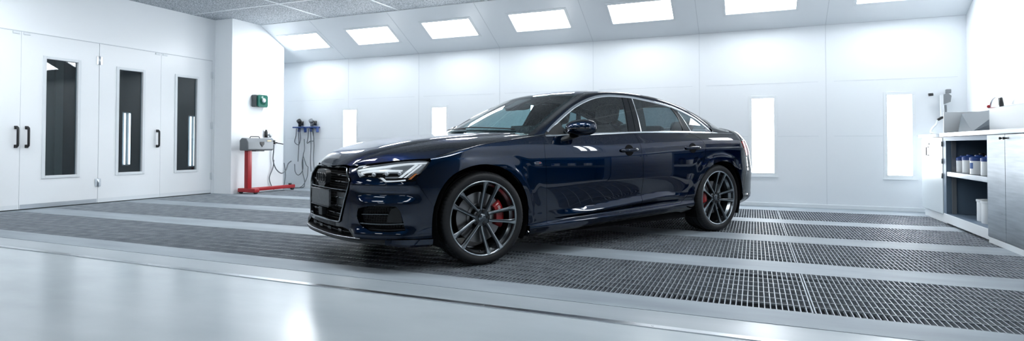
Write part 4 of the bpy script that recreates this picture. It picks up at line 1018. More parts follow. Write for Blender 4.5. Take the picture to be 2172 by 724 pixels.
# slope with ceiling light panels
nS=np.array([0,ZC-ZF,YB-YS]); LS=math.hypot(YB-YS,ZC-ZF); dS=np.array([0,(YS-YB)/LS,(ZC-ZF)/LS])   # up the slope
nrm=np.array([0,-(ZC-ZF)/LS,-(YB-YS)/LS])
def slope_pt(x,d,o=0): return np.array([x,YB,ZF])+dS*d+nrm*o
CL=[(-5.98,-5.05),(-4.35,-3.435),(-2.715,-1.794),(-1.06,-.113),(.588,1.515),(2.262,3.187),(3.925,4.845)]; D0,D1=.405,.835
def slope_obj(name,quads,m,o0,o1,parent=None,inv=None):
    mb=MB()
    for x0,x1,d0,d1 in quads:
        v=[slope_pt(x,d,o) for o in (o0,o1) for x,d in ((x0,d0),(x1,d0),(x1,d1),(x0,d1))]
        mb.add(v,[(0,1,2,3),(7,6,5,4),(0,4,5,1),(1,5,6,2),(2,6,7,3),(3,7,4,0)])
    if inv is not None: mb.v=[(p[0]-inv[0],p[1]-inv[1],p[2]-inv[2]) for p in mb.v]
    return mb.build(name,m,parent)
q=[(XL-.2,XRW+.2,0,D0),(XL-.2,XRW+.2,D1,LS)]; e=[XL-.2]+[v for p in CL for v in p]+[XRW+.2]
q+=[(a,b,D0,D1) for a,b in zip(e[0::2],e[1::2])]
slope_obj('ceiling_slope',q,M['wall'],-.12,0)['kind']='structure'
q=[(x-.004,x+.004,0,LS) for x in (-4.95,-3.23,-1.54,.166,1.856,3.588)]
slope_obj('trim_3',q,M['seam'],-.001,.0018)['kind']='structure'
cl_names=['beside the white pillar','second from the left','third from the left','fourth from the left, above the car\'s windscreen','third from the right, above the car\'s roof','second from the right','far right, above the cabinets']
def ceil_light(i,a,b,label,group):
    c=slope_pt((a+b)/2,D0); t=thing('ceiling_light',label,'ceiling light',tuple(c),0,group)
    slope_obj('diffuser',[(a,b,D0,D1)],M['lightbox'],-.03,-.012,t,c)
    f=.045; slope_obj('light_frame',[(a-f,a,D0-f,D1+f),(b,b+f,D0-f,D1+f),(a,b,D0-f,D0),(a,b,D1,D1+f)],M['frame_white'],-.012,.006,t,c)
    mb=MB()
    for x in (a-f/2,b+f/2):
        for d in np.linspace(D0-.02,D1+.02,4): mb.cyl(slope_pt(x,d,.005)-c,slope_pt(x,d,.008)-c,.004,8)
    mb.build('frame_screws',M['seam'],t); return t
for i,(a,b) in enumerate(CL): ceil_light(i,a,b,'rectangular light panel in the sloping ceiling, '+cl_names[i],'light panels in the sloping ceiling')
# ceiling and its T bars
mb=MB(); mb.box(XL-.3,XRW+.3,-.42,YS+.02,ZC,ZC+.1); struct('ceiling',mb,M['ceil'])
mb=MB()
for x in (-4.528,-2.96,-1.29,.38,2.05,3.72): mb.box(x-.018,x+.018,-.39,YS,ZC-.006,ZC+.001)
for y in (2.75,1.2): mb.box(XL,XRW,y-.016,y+.016,ZC-.005,ZC+.001)
mb.box(XL,XRW,YS-.012,YS+.004,ZC-.010,ZC); struct('trim_4',mb,M['frame_white'])
# right wall and the end of the booth behind the camera
WR=[(1.10,1.50)]
mb=MB(); e=[YE-.06]+[v for p in WR[::-1] for v in p]+[YB+.3]
for a,b in zip(e[0::2],e[1::2]): mb.box(XRW,XRW+.2,a,b,-.05,ZC+.3)
for a,b in WR: mb.box(XRW,XRW+.2,a,b,-.05,1.25); mb.box(XRW,XRW+.2,a,b,2.35,ZC+.3)
struct('wall_right',mb,M['wall_lifted'])
for i,(a,b) in enumerate(WR):
    t=thing('wall_light','vertical light panel in the right wall above the steel worktop','wall light',(XRW,(a+b)/2,1.25),0); w=(b-a)/2
    
    for s_ in (-1,1): mb=MB(); mb.box(.012,.03,s_*.03,s_*.12,.05,.70); mb.build('diffuser',M['walllight'],t)
    mb=MB(); mb.box(.02,.04,-w,w,0,1.10); mb.build('light_back',M['frame_white'],t)
    mb=MB()
    for q in ((-w-.045,-w,-.045,1.145),(w,w+.045,-.045,1.145),(-w,w,-.045,0),(-w,w,1.10,1.145)): mb.box(-.006,.02,q[0],q[1],q[2],q[3],.001)
    mb.build('light_frame',M['frame_white'],t)
mb=MB(); mb.box(XL-.3,XRW+.3,YF-.2,YF,-.05,ZC+.3); struct('wall_hall',mb,M['hall'])
mb=MB(); mb.box(XL-.10,XL,YF-.3,YE-.06,-.05,ZC+.3); mb.box(XRW,XRW+.2,YF-.3,YE-.06,-.05,ZC+.3); struct('wall_hall_side',mb,M['hall'])
mb=MB(); mb.box(XL,XRW,YE-.12,YE,ZF-.02,ZC+.1); mb.box(XL,XL+.20,YE-.12,YE,0,ZF); mb.box(XRW-.20,XRW,YE-.12,YE,0,ZF); struct('wall_front',mb,M['wall'])
mb=MB(); mb.box(XL-.3,XRW+.3,YF-.2,YE-.02,ZC+.25,ZC+.35); struct('ceiling_hall',mb,M['hall'])
# sloping front of the ceiling with its own light panels (behind the camera)
def fs(x,d,o=0): p=slope_pt(x,d,o); return np.array([p[0],YE+(YB-p[1]),p[2]])
mb=MB()
def fq(mb,x0,x1,d0,d1,o0,o1,inv=(0,0,0)):
    v=[fs(x,d,o)-np.array(inv) for o in (o0,o1) for x,d in ((x0,d0),(x1,d0),(x1,d1),(x0,d1))]; mb.add(v,[(0,1,2,3),(7,6,5,4),(0,4,5,1),(1,5,6,2),(2,6,7,3),(3,7,4,0)])
e=[XL-.2]+[v for p in CL for v in p]+[XRW+.2]
fq(mb,XL-.2,XRW+.2,0,D0,-.12,0); fq(mb,XL-.2,XRW+.2,D1,LS,-.12,0)
for a,b in zip(e[0::2],e[1::2]): fq(mb,a,b,D0,D1,-.12,0)
struct('ceiling_slope_front',mb,M['wall'])
for i,(a,b) in enumerate(CL):
    c=fs((a+b)/2,D0); t=thing('ceiling_light','light panel in the front ceiling slope behind the viewer, number %d from the door wall'%(i+1),'ceiling light',tuple(c),0,'light panels behind the viewer')
    mb=MB(); fq(mb,a,b,D0,D1,-.03,-.012,c); mb.build('diffuser',M['lightbox'],t)
    mb=MB(); f=.045
    for q in ((a-f,a,D0-f,D1+f),(b,b+f,D0-f,D1+f),(a,b,D0-f,D0),(a,b,D1,D1+f)): fq(mb,*q,-.012,.006,c)
    mb.build('light_frame',M['frame_white'],t)
for i,(x,y) in enumerate(((-4.6,-3.2),(-1.4,-3.2),(1.8,-3.2),(-4.6,-5.8),(-1.4,-5.8),(1.8,-5.8))):  # unseen panels added to the hall for fill light and floor reflections
    t=thing('ceiling_light','added fill light panel in hall ceiling, %s row, %s from the door wall'%(('first','second')[i//3],('first','second','third')[i%3]),'ceiling light',(x,y,ZC+.25),0,'added hall fill lights')
    mb=MB(); mb.box(-.58,.58,-.28,.28,-.025,-.005); mb.build('diffuser',M['hallfill'],t)
    mb=MB(); 
    for a in ((-.62,-.58,-.32,.32),(.58,.62,-.32,.32),(-.58,.58,-.32,-.28),(-.58,.58,.28,.32)): mb.box(*a,-.035,0)
    mb.build('light_frame',M['frame_white'],t)
# ---- left wall with four door leaves
LEAF=[(-.80,.203),(.207,1.214),(1.222,2.203),(2.207,3.185)]; DH=2.44
mb=MB(); mb.box(XL-.10,XL,YE-.06,-.805,-.05,ZC+.3); mb.box(XL-.10,XL,-.805,3.19,DH+.006,ZC+.1); mb.box(XL-.10,XL,3.19,YB+.3,-.05,ZC+.3); struct('wall_left',mb,M['wall_lifted'])
mb=MB(); mb.box(-6.57,-6.14,3.25,4.50,-.02,ZC+.02); struct('wall_pillar',mb,M['wall_lifted'])
mb=MB(); mb.box(XL-.002,XL+.004,-.81,3.19,DH+.001,DH+.011); struct('trim_5',mb,M['seam'])
WINS=[(-.52,-.12,.46,2.10),(.508,.918,.458,2.109),(1.515,1.893,.46,2.083),(2.50,2.88,.453,2.078)]
for i,((a,b),(wa,wb,z0,z1)) in enumerate(zip(LEAF,WINS)):
    mb=MB(); x0,x1=XL-.05,XL; zb=.014
    mb.box(x0,x1,a,wa,zb,DH); mb.box(x0,x1,wb,b,zb,DH); mb.box(x0,x1,wa,wb,zb,z0); mb.box(x0,x1,wa,wb,z1,DH)
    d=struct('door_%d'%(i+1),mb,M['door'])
    mb=MB(); f=.042
    for q in ((wa-f,wa,z0-f,z1+f),(wb,wb+f,z0-f,z1+f),(wa,wb,z0-f,z0),(wa,wb,z1,z1+f)): mb.box(XL-.006,XL+.012,q[0],q[1],q[2],q[3],.003)
    mb.build('window_frame',M['frame_white'],d)
    mb=MB(); mb.box(XL-.030,XL-.024,wa,wb,z0,z1); mb.build('window_pane',M['door_glass'],d)
    mb=MB(); mb.box(XL,XL+.003,a+.01,b-.01,.016,.075); mb.build('kick_plate',M['alu'] if i in(1,) else M['frame_white'],d)
    mb=MB(); mb.box(XL,XL+.012,(b-.10) if i in(0,2) else (a+.02),(b-.02) if i in (0,2) else (a+.10),DH-.035,DH-.005,.002); mb.build('top_bolt',M['frame_white'],d)
    if i<3:
        hy=[.156,.281,2.147][i]; mb=MB(); X=XL
        mb.tube([(X,hy,1.135),(X+.03,hy,1.135),(X+.052,hy,1.12),(X+.055,hy,1.09),(X+.055,hy,.91),(X+.052,hy,.88),(X+.03,hy,.865),(X,hy,.865)],.0145,10)
        mb.box(X,X+.012,hy-.02,hy+.02,1.105,1.150,.004); mb.box(X,X+.012,hy-.02,hy+.02,.850,.895,.004); tag(mb.build('door_handle',M['rubber_grip'],d),'black grab handle')
for i,(y,dn) in enumerate(((1.218,'door_3'),(3.188,'door_4'))):
    for z in (2.18,.32,1.25)[:2 if i==0 else 3]:
        mb=MB(); s=1. if i==0 else .6; mb.cyl((XL+.012,y,z-.065),(XL+.012,y,z+.065),.011,12); mb.box(XL,XL+.006,y-.042*s,y+.042*s,z-.06,z+.06,.002); mb.build('hinge',M['alu'] if i==0 else M['frame_white'],bpy.data.objects[dn])
# room seen through the door windows
mb=MB(); a=XL-.10; mb.box(-10.5,-10.4,-4,6,-.05,3); mb.box(-10.5,a,5.9,6,-.05,3); mb.box(-10.5,a,-4.1,-4,-.05,3); mb.box(-10.5,a,-4,6,-.1,-.02); mb.box(-10.5,a,-4,6,3,3.1); struct('wall_store_room',mb,M['backroom'])
_c=np.array([2.640,-4.347,.897]); _p=np.array([XL,.715,1.87]); _q=_c+(_p-_c)*(-8.3-_c[0])/(XL-_c[0])
dr=thing('store_room_door','cream panelled door seen through the second white door\'s window','door',(-8.36,_q[1]-.85,0)); 
mb=MB(); mb.box(0,.05,-.75,.75,0,2.35,.01); mb.build('door_leaf',M['cream'],dr)
mb=MB(); mb.box(.05,.09,-.85,-.73,0,2.45); mb.box(.05,.09,.73,.85,0,2.45); mb.box(.05,.09,-.85,.85,2.35,2.47); mb.build('door_frame',M['cream'],dr)
mb=MB(); mb.box(.05,.07,-.55,.0,1.2,2.1,.01); mb.box(.05,.07,-.55,.0,.2,1.1,.01); mb.build('door_panel',mat('cream_panel',(.36,.36,.33),.5),dr)
mb=MB(); mb.cyl((.05,.55,1.05),(.11,.55,1.05),.015); mb.bar((.11,.56,1.05),(.11,.42,1.05),.02,.02); mb.build('lever_handle',M['rubber_grip'],dr)
def strip_lamp(p,label,L,vert=True):
    t=thing('strip_light',label,'strip light',p,0,'strip lights in the store room')
    mb=MB(); 
    if vert: mb.box(-.03,0,-.09,.09,0,L,.005)
    else: mb.box(-.10,.10,-L/2,L/2,.02,.05,.004)
    mb.build('lamp_body',M['box_grey'],t)
    for y in (-.05,.05):
        mb=MB()
        if vert: mb.cyl((.025,y,.03),(.025,y,L-.03),.016,10)
        else: mb.cyl((y,-L/2+.03,0),(y,L/2-.03,0),.018,10)
        mb.build('tube',M['tube'],t)
def through(px_y,z,depth): # place on the store-room line of sight from the photo position through the wall plane
    c=np.array([2.640,-4.347,.897]); p=np.array([XL,px_y,z]); d=p-c; return tuple(c+d*(depth-c[0])/d[0])
p=through(1.64,.56,-9.6); q=through(1.64,1.42,-9.6); strip_lamp(p,'upright pair of tubes seen through the third door\'s window',q[2]-p[2])
p=through(2.79,.50,-9.0); q=through(2.79,1.42,-9.0); strip_lamp(p,'upright pair of tubes seen through the fourth door\'s window',q[2]-p[2])
for i,y in enumerate((.95,1.7,2.45)): strip_lamp((-8.2,y,2.93),'ceiling strip light of the store room, %s from the door end'%['first','second','third'][i],.62,False)
# ================================================================ THINGS ROUND THE WALLS
PX=-6.14
# red stand with the grey box
t=thing('tool_stand','red steel floor stand carrying a grey metal box, against the white pillar','stand',(PX+.235,3.42,0))

mb=MB(); mb.box(-.045,.045,-.045,.045,.06,.90,.006); mb.build('post',M['red_paint'],t,auto=30)
mb=MB(); mb.box(-.20,.22,-.05,.06,.03,.10,.008); mb.box(-.03,.05,.05,1.12,.04,.105,.008); mb.build('base',M['red_paint'],t,auto=30)
for x,y in ((-.17,.0),(.19,.0),(.01,1.08)):
    mb=MB(); mb.cyl((x-.022,y,.032),(x+.022,y,.032),.032,18); mb.build('caster',M['rubber_grip'],t)
mb=MB(); mb.cyl((.01,1.02,.105),(.01,1.02,.135),.03,14); mb.build('foot_knob',M['rubber_grip'],t)
mb=MB(); P=[(-.02,-.02),(.16,-.02),(.185,.005),(.185,.14),(.14,.205),(.02,.215),(-.03,.17),(-.03,.0)]
Tq=Matrix(((1,0,0,-.08),(0,0,1,0),(0,1,0,.81),(0,0,0,1)))
mb.prism(P,-.10,.50,Tq); bx=mb.build('metal_box',M['box_grey'],t); bx['label']='grey metal box with a dark latch'
bv=bx.modifiers.new('b','BEVEL'); bv.width=.012; bv.segments=2
mb=MB(); mb.box(.103,.112,.17,.27,.905,.955,.004); mb.prism([(-.035,0),(.035,0),(0,-.045)],0,.012,Matrix(((0,0,1,.104),(1,0,0,.22),(0,1,0,.905),(0,0,0,1)))); mb.build('latch',M['satin_black'],bx)
mb=MB(); mb.box(.103,.107,.34,.44,.962,.985,.001); mb.build('name_plate',mat('dull_brass',(.42,.36,.24),.4,.6),bx)
mb=MB(); mb.box(-.06,.06,.12,.32,.775,.80,.004); mb.build('box_bracket',M['satin_black'],t)
mb=MB(); mb.tube([(-.02,.05,1.022),(-.02,.07,1.05),(-.02,.26,1.05),(-.02,.28,1.022)],.008,8); mb.build('carry_handle',M['satin_black'],bx)
# green box on the pillar
t=thing('alarm_box','green square wall box with a round pale button on the white pillar','alarm',(PX-.001,3.84,1.735))
mb=MB(); mb.box(0,.10,-.145,.155,-.115,.115,.012); mb.build('housing',mat('dark_grey_case',(.07,.085,.09),.45),t)
mb=MB(); mb.prism([(-.115,-.09),(-.09,-.115),(.09,-.115),(.115,-.09),(.115,.09),(.09,.115),(-.09,.115),(-.115,.09)],.10,.135,Matrix(((0,0,1,0),(1,0,0,.01),(0,1,0,0),(0,0,0,1)))); mb.build('front_plate',M['green'],t)
mb=MB(); mb.lathe([(0,.165),(.03,.162),(.042,.15),(.045,.135),(.082,.137),(.085,.13)],28,Matrix(((0,0,1,0),(1,0,0,.01),(0,1,0,.01),(0,0,0,1)))); mb.build('dial_ring',M['green'],t)
mb=MB(); mb.lathe([(0,.178),(.03,.174),(.042,.160),(.042,.14)],28,Matrix(((0,0,1,0),(1,0,0,.01),(0,1,0,.01),(0,0,0,1)))); mb.build('button',M['white_plastic'],t)
# spray gun rack and hose on the pillar
t=thing('gun_rack','dark wall rack with small taps on the white pillar right of the grey box','rack',(PX,4.06,.94))
mb=MB(); mb.box(0,.03,-.16,.26,-.012,.012,.003); mb.bar((.02,.22,.0),(.14,.30,-.03),.018,.018); mb.bar((.02,-.02,0),(.16,-.06,-.02),.016,.016); mb.build('rail',M['satin_black'],t)
mb=MB(); mb.cyl((.04,-.04,.10),(.04,-.04,.22),.028,14); mb.cyl((.04,-.04,.22),(.04,-.04,.25),.018,12); mb.build('bottle',M['satin_black'],t)
mb=MB(); mb.ball((.05,.05,.145),.035,(1,1,1.2)); mb.tube([(.04,-.04,.12),(.05,.05,.11),(.06,.12,.06),(.05,.14,0)],.010,8); mb.build('valve',M['alu'],t)
mb=MB(); mb.cyl((.06,.14,-.03),(.06,.14,.05),.022,12); mb.build('coupling',M['satin_black'],t)
t=tag(MB().tube([tuple(q) for q in spl([(PX+.06,4.20,.90),(PX+.06,4.19,.75),(PX+.05,4.19,.60),(PX+.07,4.25,.42),(PX+.08,4.38,.33),(PX+.07,4.50,.38),(PX+.08,4.56,.52),(PX+.10,4.62,.57)],.03)],.011,8).build('air_hose',M['hose']),'grey hose looping from the pillar rack round the pillar corner','hose',group='hanging air hoses')
t=tag(MB().tube([tuple(q) for q in spl([(PX+.05,4.21,.60),(PX+.04,4.20,.45),(PX+.03,4.12,.25),(PX+.03,4.17,.10),(PX+.05,4.22,.012)],.03)],.009,8).build('air_hose',M['hose']),'thin grey hose dropping straight from the pillar rack to the floor','hose',group='hanging air hoses')
# two air stations on the back wall
for i,(cx,lab) in enumerate(((-6.06,'left of the two blue air hose hooks on the back wall, by the pillar'),(-5.74,'right of the two blue air hose hooks on the back wall, nearer the wall light'))):
    t=thing('hose_hook',lab,'hose hook',(cx,YB,1.26),0,'blue air hose hooks')
    mb=MB(); mb.grid([[(x,-.01-d,z+(.0 if abs(x)<.1 else -.02)) for x in np.linspace(-.15,.15,13) for z in (-.03*math.cos(x*8)+.03,)] for d in (0,.12)],False,True)
    mb.box(-.145,.145,-.14,0,-.012,.014,.006); mb.bar((.13,-.07,0),(.155,-.09,-.10),.05,.04); mb.bar((-.02,-.07,0),(-.01,-.09,-.09),.05,.04); mb.build('hook',M['blue'],t)
    mb=MB(); mb.cyl((-.02,-.06,.02),(-.02,-.06,.11),.030,14); mb.cyl((-.02,-.06,.11),(-.02,-.10,.15),.045,16); mb.build('regulator',M['satin_black'] if i==0 else M['box_grey'],t)
    mb=MB(); mb.cyl((.06 if i else .03,-.05,.04),(.06 if i else .03,-.05,.13),.032,14); mb.build('gauge',M['satin_black'],t)
HO=[([(-6.12,4.84,1.24),(-6.15,4.86,1.10),(-6.20,4.88,.95),(-6.10,4.88,.90),(-6.04,4.87,1.02),(-6.05,4.85,1.22)],'short hose loop hanging from the left blue hook'),
 ([(-6.08,4.84,1.24),(-6.09,4.88,1.0),(-6.10,4.88,.75),(-6.11,4.88,.55)],'straight hose hanging below the left blue hook'),
 ([(-5.93,4.86,1.02),(-5.94,4.88,.80),(-5.97,4.88,.68),(-5.92,4.88,.55),(-5.88,4.87,.48),(-5.83,4.87,.44)],'dark hose with a nozzle between the two blue hooks'),
 ([(-5.97,4.88,.68),(-6.00,4.88,.55),(-5.97,4.87,.32),(-5.92,4.87,.14),(-5.93,4.86,.03),(-6.10,4.87,.012),(-6.28,4.88,.012),(-6.38,4.90,.03)],'hose running down to the floor between the two blue hooks'),
 ([(-5.83,4.87,.44),(-5.86,4.87,.22),(-5.93,4.79,.04),(-6.05,4.72,.012),(-6.22,4.70,.012)],'hose curving from the nozzle to the floor by the pillar'),
 ([(-6.20,4.88,.50),(-6.18,4.88,.33),(-6.09,4.87,.27),(-5.99,4.88,.36),(-5.98,4.88,.60)],'pale loop of hose low between the blue hooks'),
 ([(-5.80,4.84,1.23),(-5.84,4.87,1.05),(-5.87,4.88,.93),(-5.78,4.88,.98),(-5.70,4.88,.98),(-5.72,4.86,1.22)],'short hose loop hanging from the right blue hook'),
 ([(-5.76,4.85,1.24),(-5.77,4.88,.9),(-5.78,4.88,.55),(-5.76,4.88,.35)],'long straight hose hanging below the right blue hook'),
 ([(-5.69,4.85,1.24),(-5.69,4.88,.9),(-5.70,4.88,.62),(-5.67,4.88,.30)],'thin hose next to the right hook\'s long hose, nearer the wall light'),
 ([(-6.47,4.86,.52),(-6.45,4.88,.30),(-6.40,4.80,.06),(-6.36,4.76,.012),(-6.28,4.76,.012)],'hose in the corner behind the pillar')]
for pts,lab in HO: tag(MB().tube([tuple(q) for q in spl(pts,.03)],.0085,8).build('air_hose',M['hose']),lab,'hose',group='hanging air hoses')
# ---- cabinets along the right wall
CX=4.65
def cab_local(mb,o): mb.v=[(p[0]-o[0],p[1]-o[1],p[2]-o[2]) for p in mb.v]; return mb
O=(4.94,4.18,0); t=thing('base_cabinet','white metal base cabinet with one door, at the left end of the worktop','cabinet',O)
mb=MB(); mb.box(CX+.02,5.225,3.70,4.66,.10,1.0); mb.box(CX+.03,5.225,3.70,4.62,.0,.10); cab_local(mb,O).build('body',M['frame_white'],t)
mb=MB(); mb.box(CX,CX+.02,3.735,4.62,.105,.99,.003); d=cab_local(mb,O).build('door',mat('cabinet_paint',(.52,.58,.62),.36),t)
mb=MB(); mb.tube([(CX,4.30,.88),(CX-.025,4.30,.88),(CX-.025,4.30,.78),(CX,4.30,.78)],.006,8); mb.box(CX-.006,CX,4.27,4.33,.91,.935,.002); cab_local(mb,O).build('handle',M['satin_black'],d)
for z in (.92,.55,.72):
    mb=MB(); mb.cyl((CX-.005,3.728,z-.03),(CX-.005,3.728,z+.03),.009,10); cab_local(mb,O).build('hinge',M['box_grey'],d)
O=(4.94,3.0,0); t=thing('shelf_cabinet','open metal base cabinet with a shelf of blue-topped bottles','cabinet',O)
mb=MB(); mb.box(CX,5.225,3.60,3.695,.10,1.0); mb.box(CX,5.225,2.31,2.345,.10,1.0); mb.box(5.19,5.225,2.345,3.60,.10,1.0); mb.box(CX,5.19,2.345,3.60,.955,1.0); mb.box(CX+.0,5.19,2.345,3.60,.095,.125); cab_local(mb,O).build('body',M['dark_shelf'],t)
mb=MB(); mb.box(CX+.004,5.19,2.347,3.598,.553,.603,.003); cab_local(mb,O).build('shelf',M['steel'],t)
mb=MB(); mb.box(CX-.004,CX+.02,2.31,3.70,.022,.122,.003); cab_local(mb,O).build('plinth',M['frame_white'],t)
mb=MB(); 
for y in (3.575,): 
    mb.box(CX+.05,CX+.09,y,y+.025,.125,.95)
cab_local(mb,O).build('shelf_rail',M['box_grey'],t)
O=(4.94,1.5,0); t=thing('base_cabinet','brushed steel base cabinet with a pair of doors, right of the open shelves','cabinet',O)
mb=MB(); mb.box(CX+.03,5.225,1.452,2.305,.10,1.0); mb.box(CX+.03,5.225,1.452,2.30,.0,.10); cab_local(mb,O).build('body',M['frame_white'],t)
for a,b,kn in ((1.893,2.306,1.93),(1.456,1.887,1.85)):
    mb=MB(); mb.box(CX-.012,CX+.02,a,b,.06,1.0,.003); d=cab_local(mb,O).build('door',M['steel'],t)
    mb=MB(); mb.lathe([(0,.03),(.010,.028),(.0125,.02),(.007,.012),(.006,0)],14,Matrix(((0,0,-1,CX-.012),(1,0,0,kn),(0,1,0,.965),(0,0,0,1)))); cab_local(mb,O).build('knob',M['satin_black'],d)
mb=MB(); mb.box(CX-.008,CX+.03,1.452,2.30,.0,.055,.003); cab_local(mb,O).build('plinth',M['frame_white'],t)
O=(4.94,.6,0); t=thing('shelf_cabinet','second open shelf cabinet, nearest the booth entrance on the right wall','cabinet',O)
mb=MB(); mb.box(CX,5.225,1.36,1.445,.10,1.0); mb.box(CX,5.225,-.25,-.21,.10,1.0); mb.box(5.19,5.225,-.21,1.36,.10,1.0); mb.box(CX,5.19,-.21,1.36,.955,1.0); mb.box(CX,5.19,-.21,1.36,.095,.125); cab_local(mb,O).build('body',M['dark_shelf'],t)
mb=MB(); mb.box(CX+.004,5.19,-.208,1.358,.553,.603,.003); cab_local(mb,O).build('shelf',M['steel'],t)
mb=MB(); mb.box(CX-.004,CX+.02,-.25,1.445,.022,.122,.003); cab_local(mb,O).build('plinth',M['frame_white'],t)
mb=MB(); mb.box(CX-.03,5.225,-.27,3.72,1.003,1.045,.004); mb.box(CX-.02,5.225,3.72,4.70,1.003,1.040,.004); tag(mb.build('worktop',M['steel'],None,30),'long brushed steel worktop over the cabinets along the right wall','worktop')
# bottles on the shelf
def bottle(x,y,z,h,r,label,dark=False):
    t=thing('bottle',label,'bottle',(x,y,z),random.uniform(0,6),'paint bottles on the cabinet shelf')
    mb=MB(); mb.lathe([(0,.0),(r*.94,.0),(r,.004),(r,h*.70),(r*.96,h*.74)],24); mb.build('body',M['white_plastic'] if not dark else M['box_grey'],t,auto=40)
    mb=MB(); mb.lathe([(r*1.0,h*.70),(r*1.04,h*.705),(r*1.04,h*.86),(r*.80,h*.92),(r*.45,h*.94),(r*.45,h*1.0),(0,h*1.0)],24); mb.build('cap',M['blue'] if not dark else M['satin_black'],t,auto=40)
    if not dark:
        mb=MB(); a=[.4+i*.12 for i in range(9)]; mb.grid([[(r*1.012*math.cos(k),r*1.012*math.sin(k),zz) for k in a] for zz in (h*.30,h*.60)]); mb.build('label_patch',mat('blue_label',(.03,.10,.30),.5) if 'blue_label' not in bpy.data.materials else bpy.data.materials['blue_label'],t,fix=False)
bl=[(4.78,3.50,'first blue-capped white bottle from the left on the cabinet shelf'),(4.77,3.235,'second blue-capped white bottle from the left on the cabinet shelf'),(4.76,2.935,'third blue-capped white bottle from the left, the widest on the cabinet shelf'),(4.76,2.66,'fourth blue-capped white bottle from the left, at the right shelf end')]
for i,(x,y,l) in enumerate(bl): bottle(x,y,.604,.20 if i else .185,(.060,.066,.074,.064)[i],l)
for i,(x,y) in enumerate(((4.92,3.40),(4.93,3.14),(4.93,2.86),(4.93,2.58))): bottle(x,y,.604,.215,.058,'grey bottle with a black cap behind the front bottles, %s from the left'%['first','second','third','fourth'][i],True)
for i,y in enumerate((1.15,.91,.67,.43,.19,-.05)): bottle(4.80,y,.604,.20,.064,'blue-capped bottle in the second open cabinet, %s from the steel doors'%['first','second','third','fourth','fifth','last'][i])
for i,(x,y) in enumerate(((4.82,2.93),(4.80,2.735))):
    t=thing('paint_tin','white lidded paint tin at the bottom of the open cabinet, '+['left of two','right of two'][i],'tin',(x,y,.126),0,'white paint tins')
    mb=MB(); mb.lathe([(0,0),(.080,0),(.082,.006),(.082,.20),(.080,.205)],28); mb.build('body',M['white_plastic'],t,auto=40)
    mb=MB(); mb.lathe([(.082,.200),(.088,.202),(.088,.222),(.076,.225),(.074,.218),(0,.218)],28); mb.build('lid',M['frame_white'],t,auto=40)
# washing bay on the worktop
O=(4.95,3.2,1.045)
t=thing('wash_bay','white splash guard with a grey sheet opening, on the steel worktop','wash bay',O)
mb=MB(); mb.box(4.66,5.222,3.705,3.72,1.045,1.290,.002); cab_local(mb,O).build('splash_panel',M['frame_white'],t)
mb=MB(); v=[(4.70,3.35,1.046),(4.80,3.60,1.26),(5.03,3.66,1.29),(5.03,3.12,1.29),(4.98,3.02,1.17),(4.72,2.98,1.046),(5.20,3.35,1.046),(5.20,3.0,1.046),(5.20,3.66,1.29),(5.20,3.12,1.29)]
mb.add(v,[(0,1,2,3,4,5),(0,6,8,2,1),(5,4,3,9,7),(2,8,9,3),(0,5,7,6)]); cab_local(mb,O).build('sheet_hood',M['grey_sheet'],t)
mb=MB(); mb.box(4.86,5.222,2.10,2.98,1.046,1.285,.012); cab_local(mb,O).build('white_tank',M['white_plastic'],t)
mb=MB(); mb.bar((4.80,3.58,1.25),(4.71,3.34,1.05),.006,.006); mb.bar((5.03,3.40,1.292),(4.715,3.16,1.05),.008,.008); cab_local(mb,O).build('hood_seam',M['satin_black'],t)
t=thing('hose_faucet','looped tap with a black spray head standing behind the grey sheet hood','faucet',(5.11,3.44,1.296))
mb=MB(); mb.tube([tuple(q) for q in spl([(0,.30,0),(0,.32,.05),(0,.28,.11),(0,.20,.145),(0,.06,.14),(0,.0,.12),(0,-.02,.02)],.02)],.011,10); mb.cyl((0,.30,0),(0,.30,.03),.028,16); mb.cyl((0,-.02,0),(0,-.02,.04),.026,16); mb.build('tap_loop',M['alu'],t)
mb=MB(); mb.tube([(-.02,-.04,.12),(-.02,-.06,.05),(-.02,-.075,.01)],[.018,.022,.016],12); mb.build('spray_head',M['satin_black'],t)
mb=MB(); mb.cyl((-.02,.14,.0),(-.02,.14,.03),.035,14); mb.ball((-.02,.30,.05),.018); mb.build('tap_knob',M['red_paint'],t)
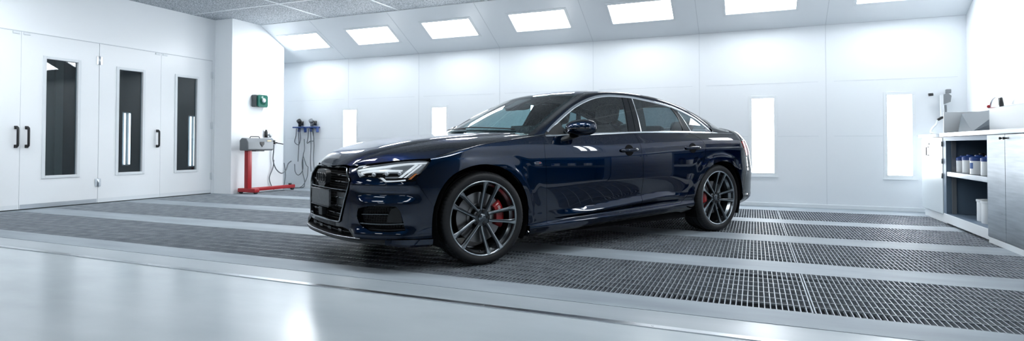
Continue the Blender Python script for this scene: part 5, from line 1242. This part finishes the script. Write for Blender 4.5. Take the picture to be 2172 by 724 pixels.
# spray gun on a stand in the corner
t=thing('spray_gun','pale spray gun hung on a bracket in the corner above the worktop','spray gun',(4.95,4.88,1.29))
mb=MB(); mb.bar((-.01,0,.0),(-.015,0,.29),.05,.035); mb.bar((-.03,0,.265),(.05,0,.28),.04,.05); mb.bar((-.11,0,.285),(-.02,0,.315),.02,.02); mb.build('gun_body',M['frame_white'],t)
mb=MB(); mb.prism([(0,.16),(.075,.19),(.085,.27),(.045,.31),(0,.29)],-.03,.03,Matrix(((1,0,0,.0),(0,0,1,0),(0,1,0,0),(0,0,0,1)))); mb.bar((.03,-.005,.0),(.025,-.005,.15),.02,.02); mb.build('gun_back',M['box_grey'],t)
mb=MB(); mb.cyl((-.11,0,.297),(-.16,0,.293),.020,12); mb.build('nozzle',M['satin_black'],t)
mb=MB(); mb.box(.03,.085,-.03,.03,.305,.36,.008); mb.build('cup',M['box_grey'],t)
mb=MB(); mb.bar((-.06,0,-.045),(.01,0,.0),.03,.03); mb.bar((.01,0,0),(0,.065,.0),.02,.02); mb.build('bracket',M['satin_black'],t)
tag(MB().tube([tuple(q) for q in spl([(4.885,4.88,1.235),(4.87,4.86,1.19),(4.80,4.72,1.14),(4.75,4.60,1.10),(4.735,4.56,1.065),(4.77,4.52,1.052),(4.80,4.52,1.050)],.02)],.011,8).build('air_hose',M['white_plastic']),'white hose hanging from the spray gun down to the worktop','hose',group='hanging air hoses')
# ================================================================ CAMERA, WORLD, VIEW
cd=bpy.data.cameras.new('camera'); cam=bpy.data.objects.new('camera',cd); COL.objects.link(cam); SC.camera=cam
C_=np.array(CAMPOS); R_=np.array(CAMR); U_=np.array(CAMU); F_=np.array(CAMF)
cam.matrix_world=Matrix(((R_[0],U_[0],-F_[0],C_[0]),(R_[1],U_[1],-F_[1],C_[1]),(R_[2],U_[2],-F_[2],C_[2]),(0,0,0,1)))
cd.sensor_width=36; cd.sensor_fit='HORIZONTAL'; cd.lens=36*1212.99/2172; cd.shift_y=-75.43/2172; cd.clip_start=.05
w=bpy.data.worlds.new('world'); SC.world=w; w.use_nodes=True; w.node_tree.nodes['Background'].inputs[0].default_value=(.7,.8,.9,1); w.node_tree.nodes['Background'].inputs[1].default_value=.3
SC.view_settings.view_transform='Standard'; SC.view_settings.look='None'; SC.view_settings.gamma=1; SC.view_settings.exposure=EXPOSURE; SC.view_settings.use_curve_mapping=False
SC.cycles.use_denoising=True; SC.cycles.max_bounces=10; SC.cycles.diffuse_bounces=6; SC.cycles.glossy_bounces=5; SC.cycles.transparent_max_bounces=12; SC.cycles.transmission_bounces=4
SC.cycles.sample_clamp_indirect=6; SC.cycles.caustics_reflective=False; SC.cycles.caustics_refractive=False
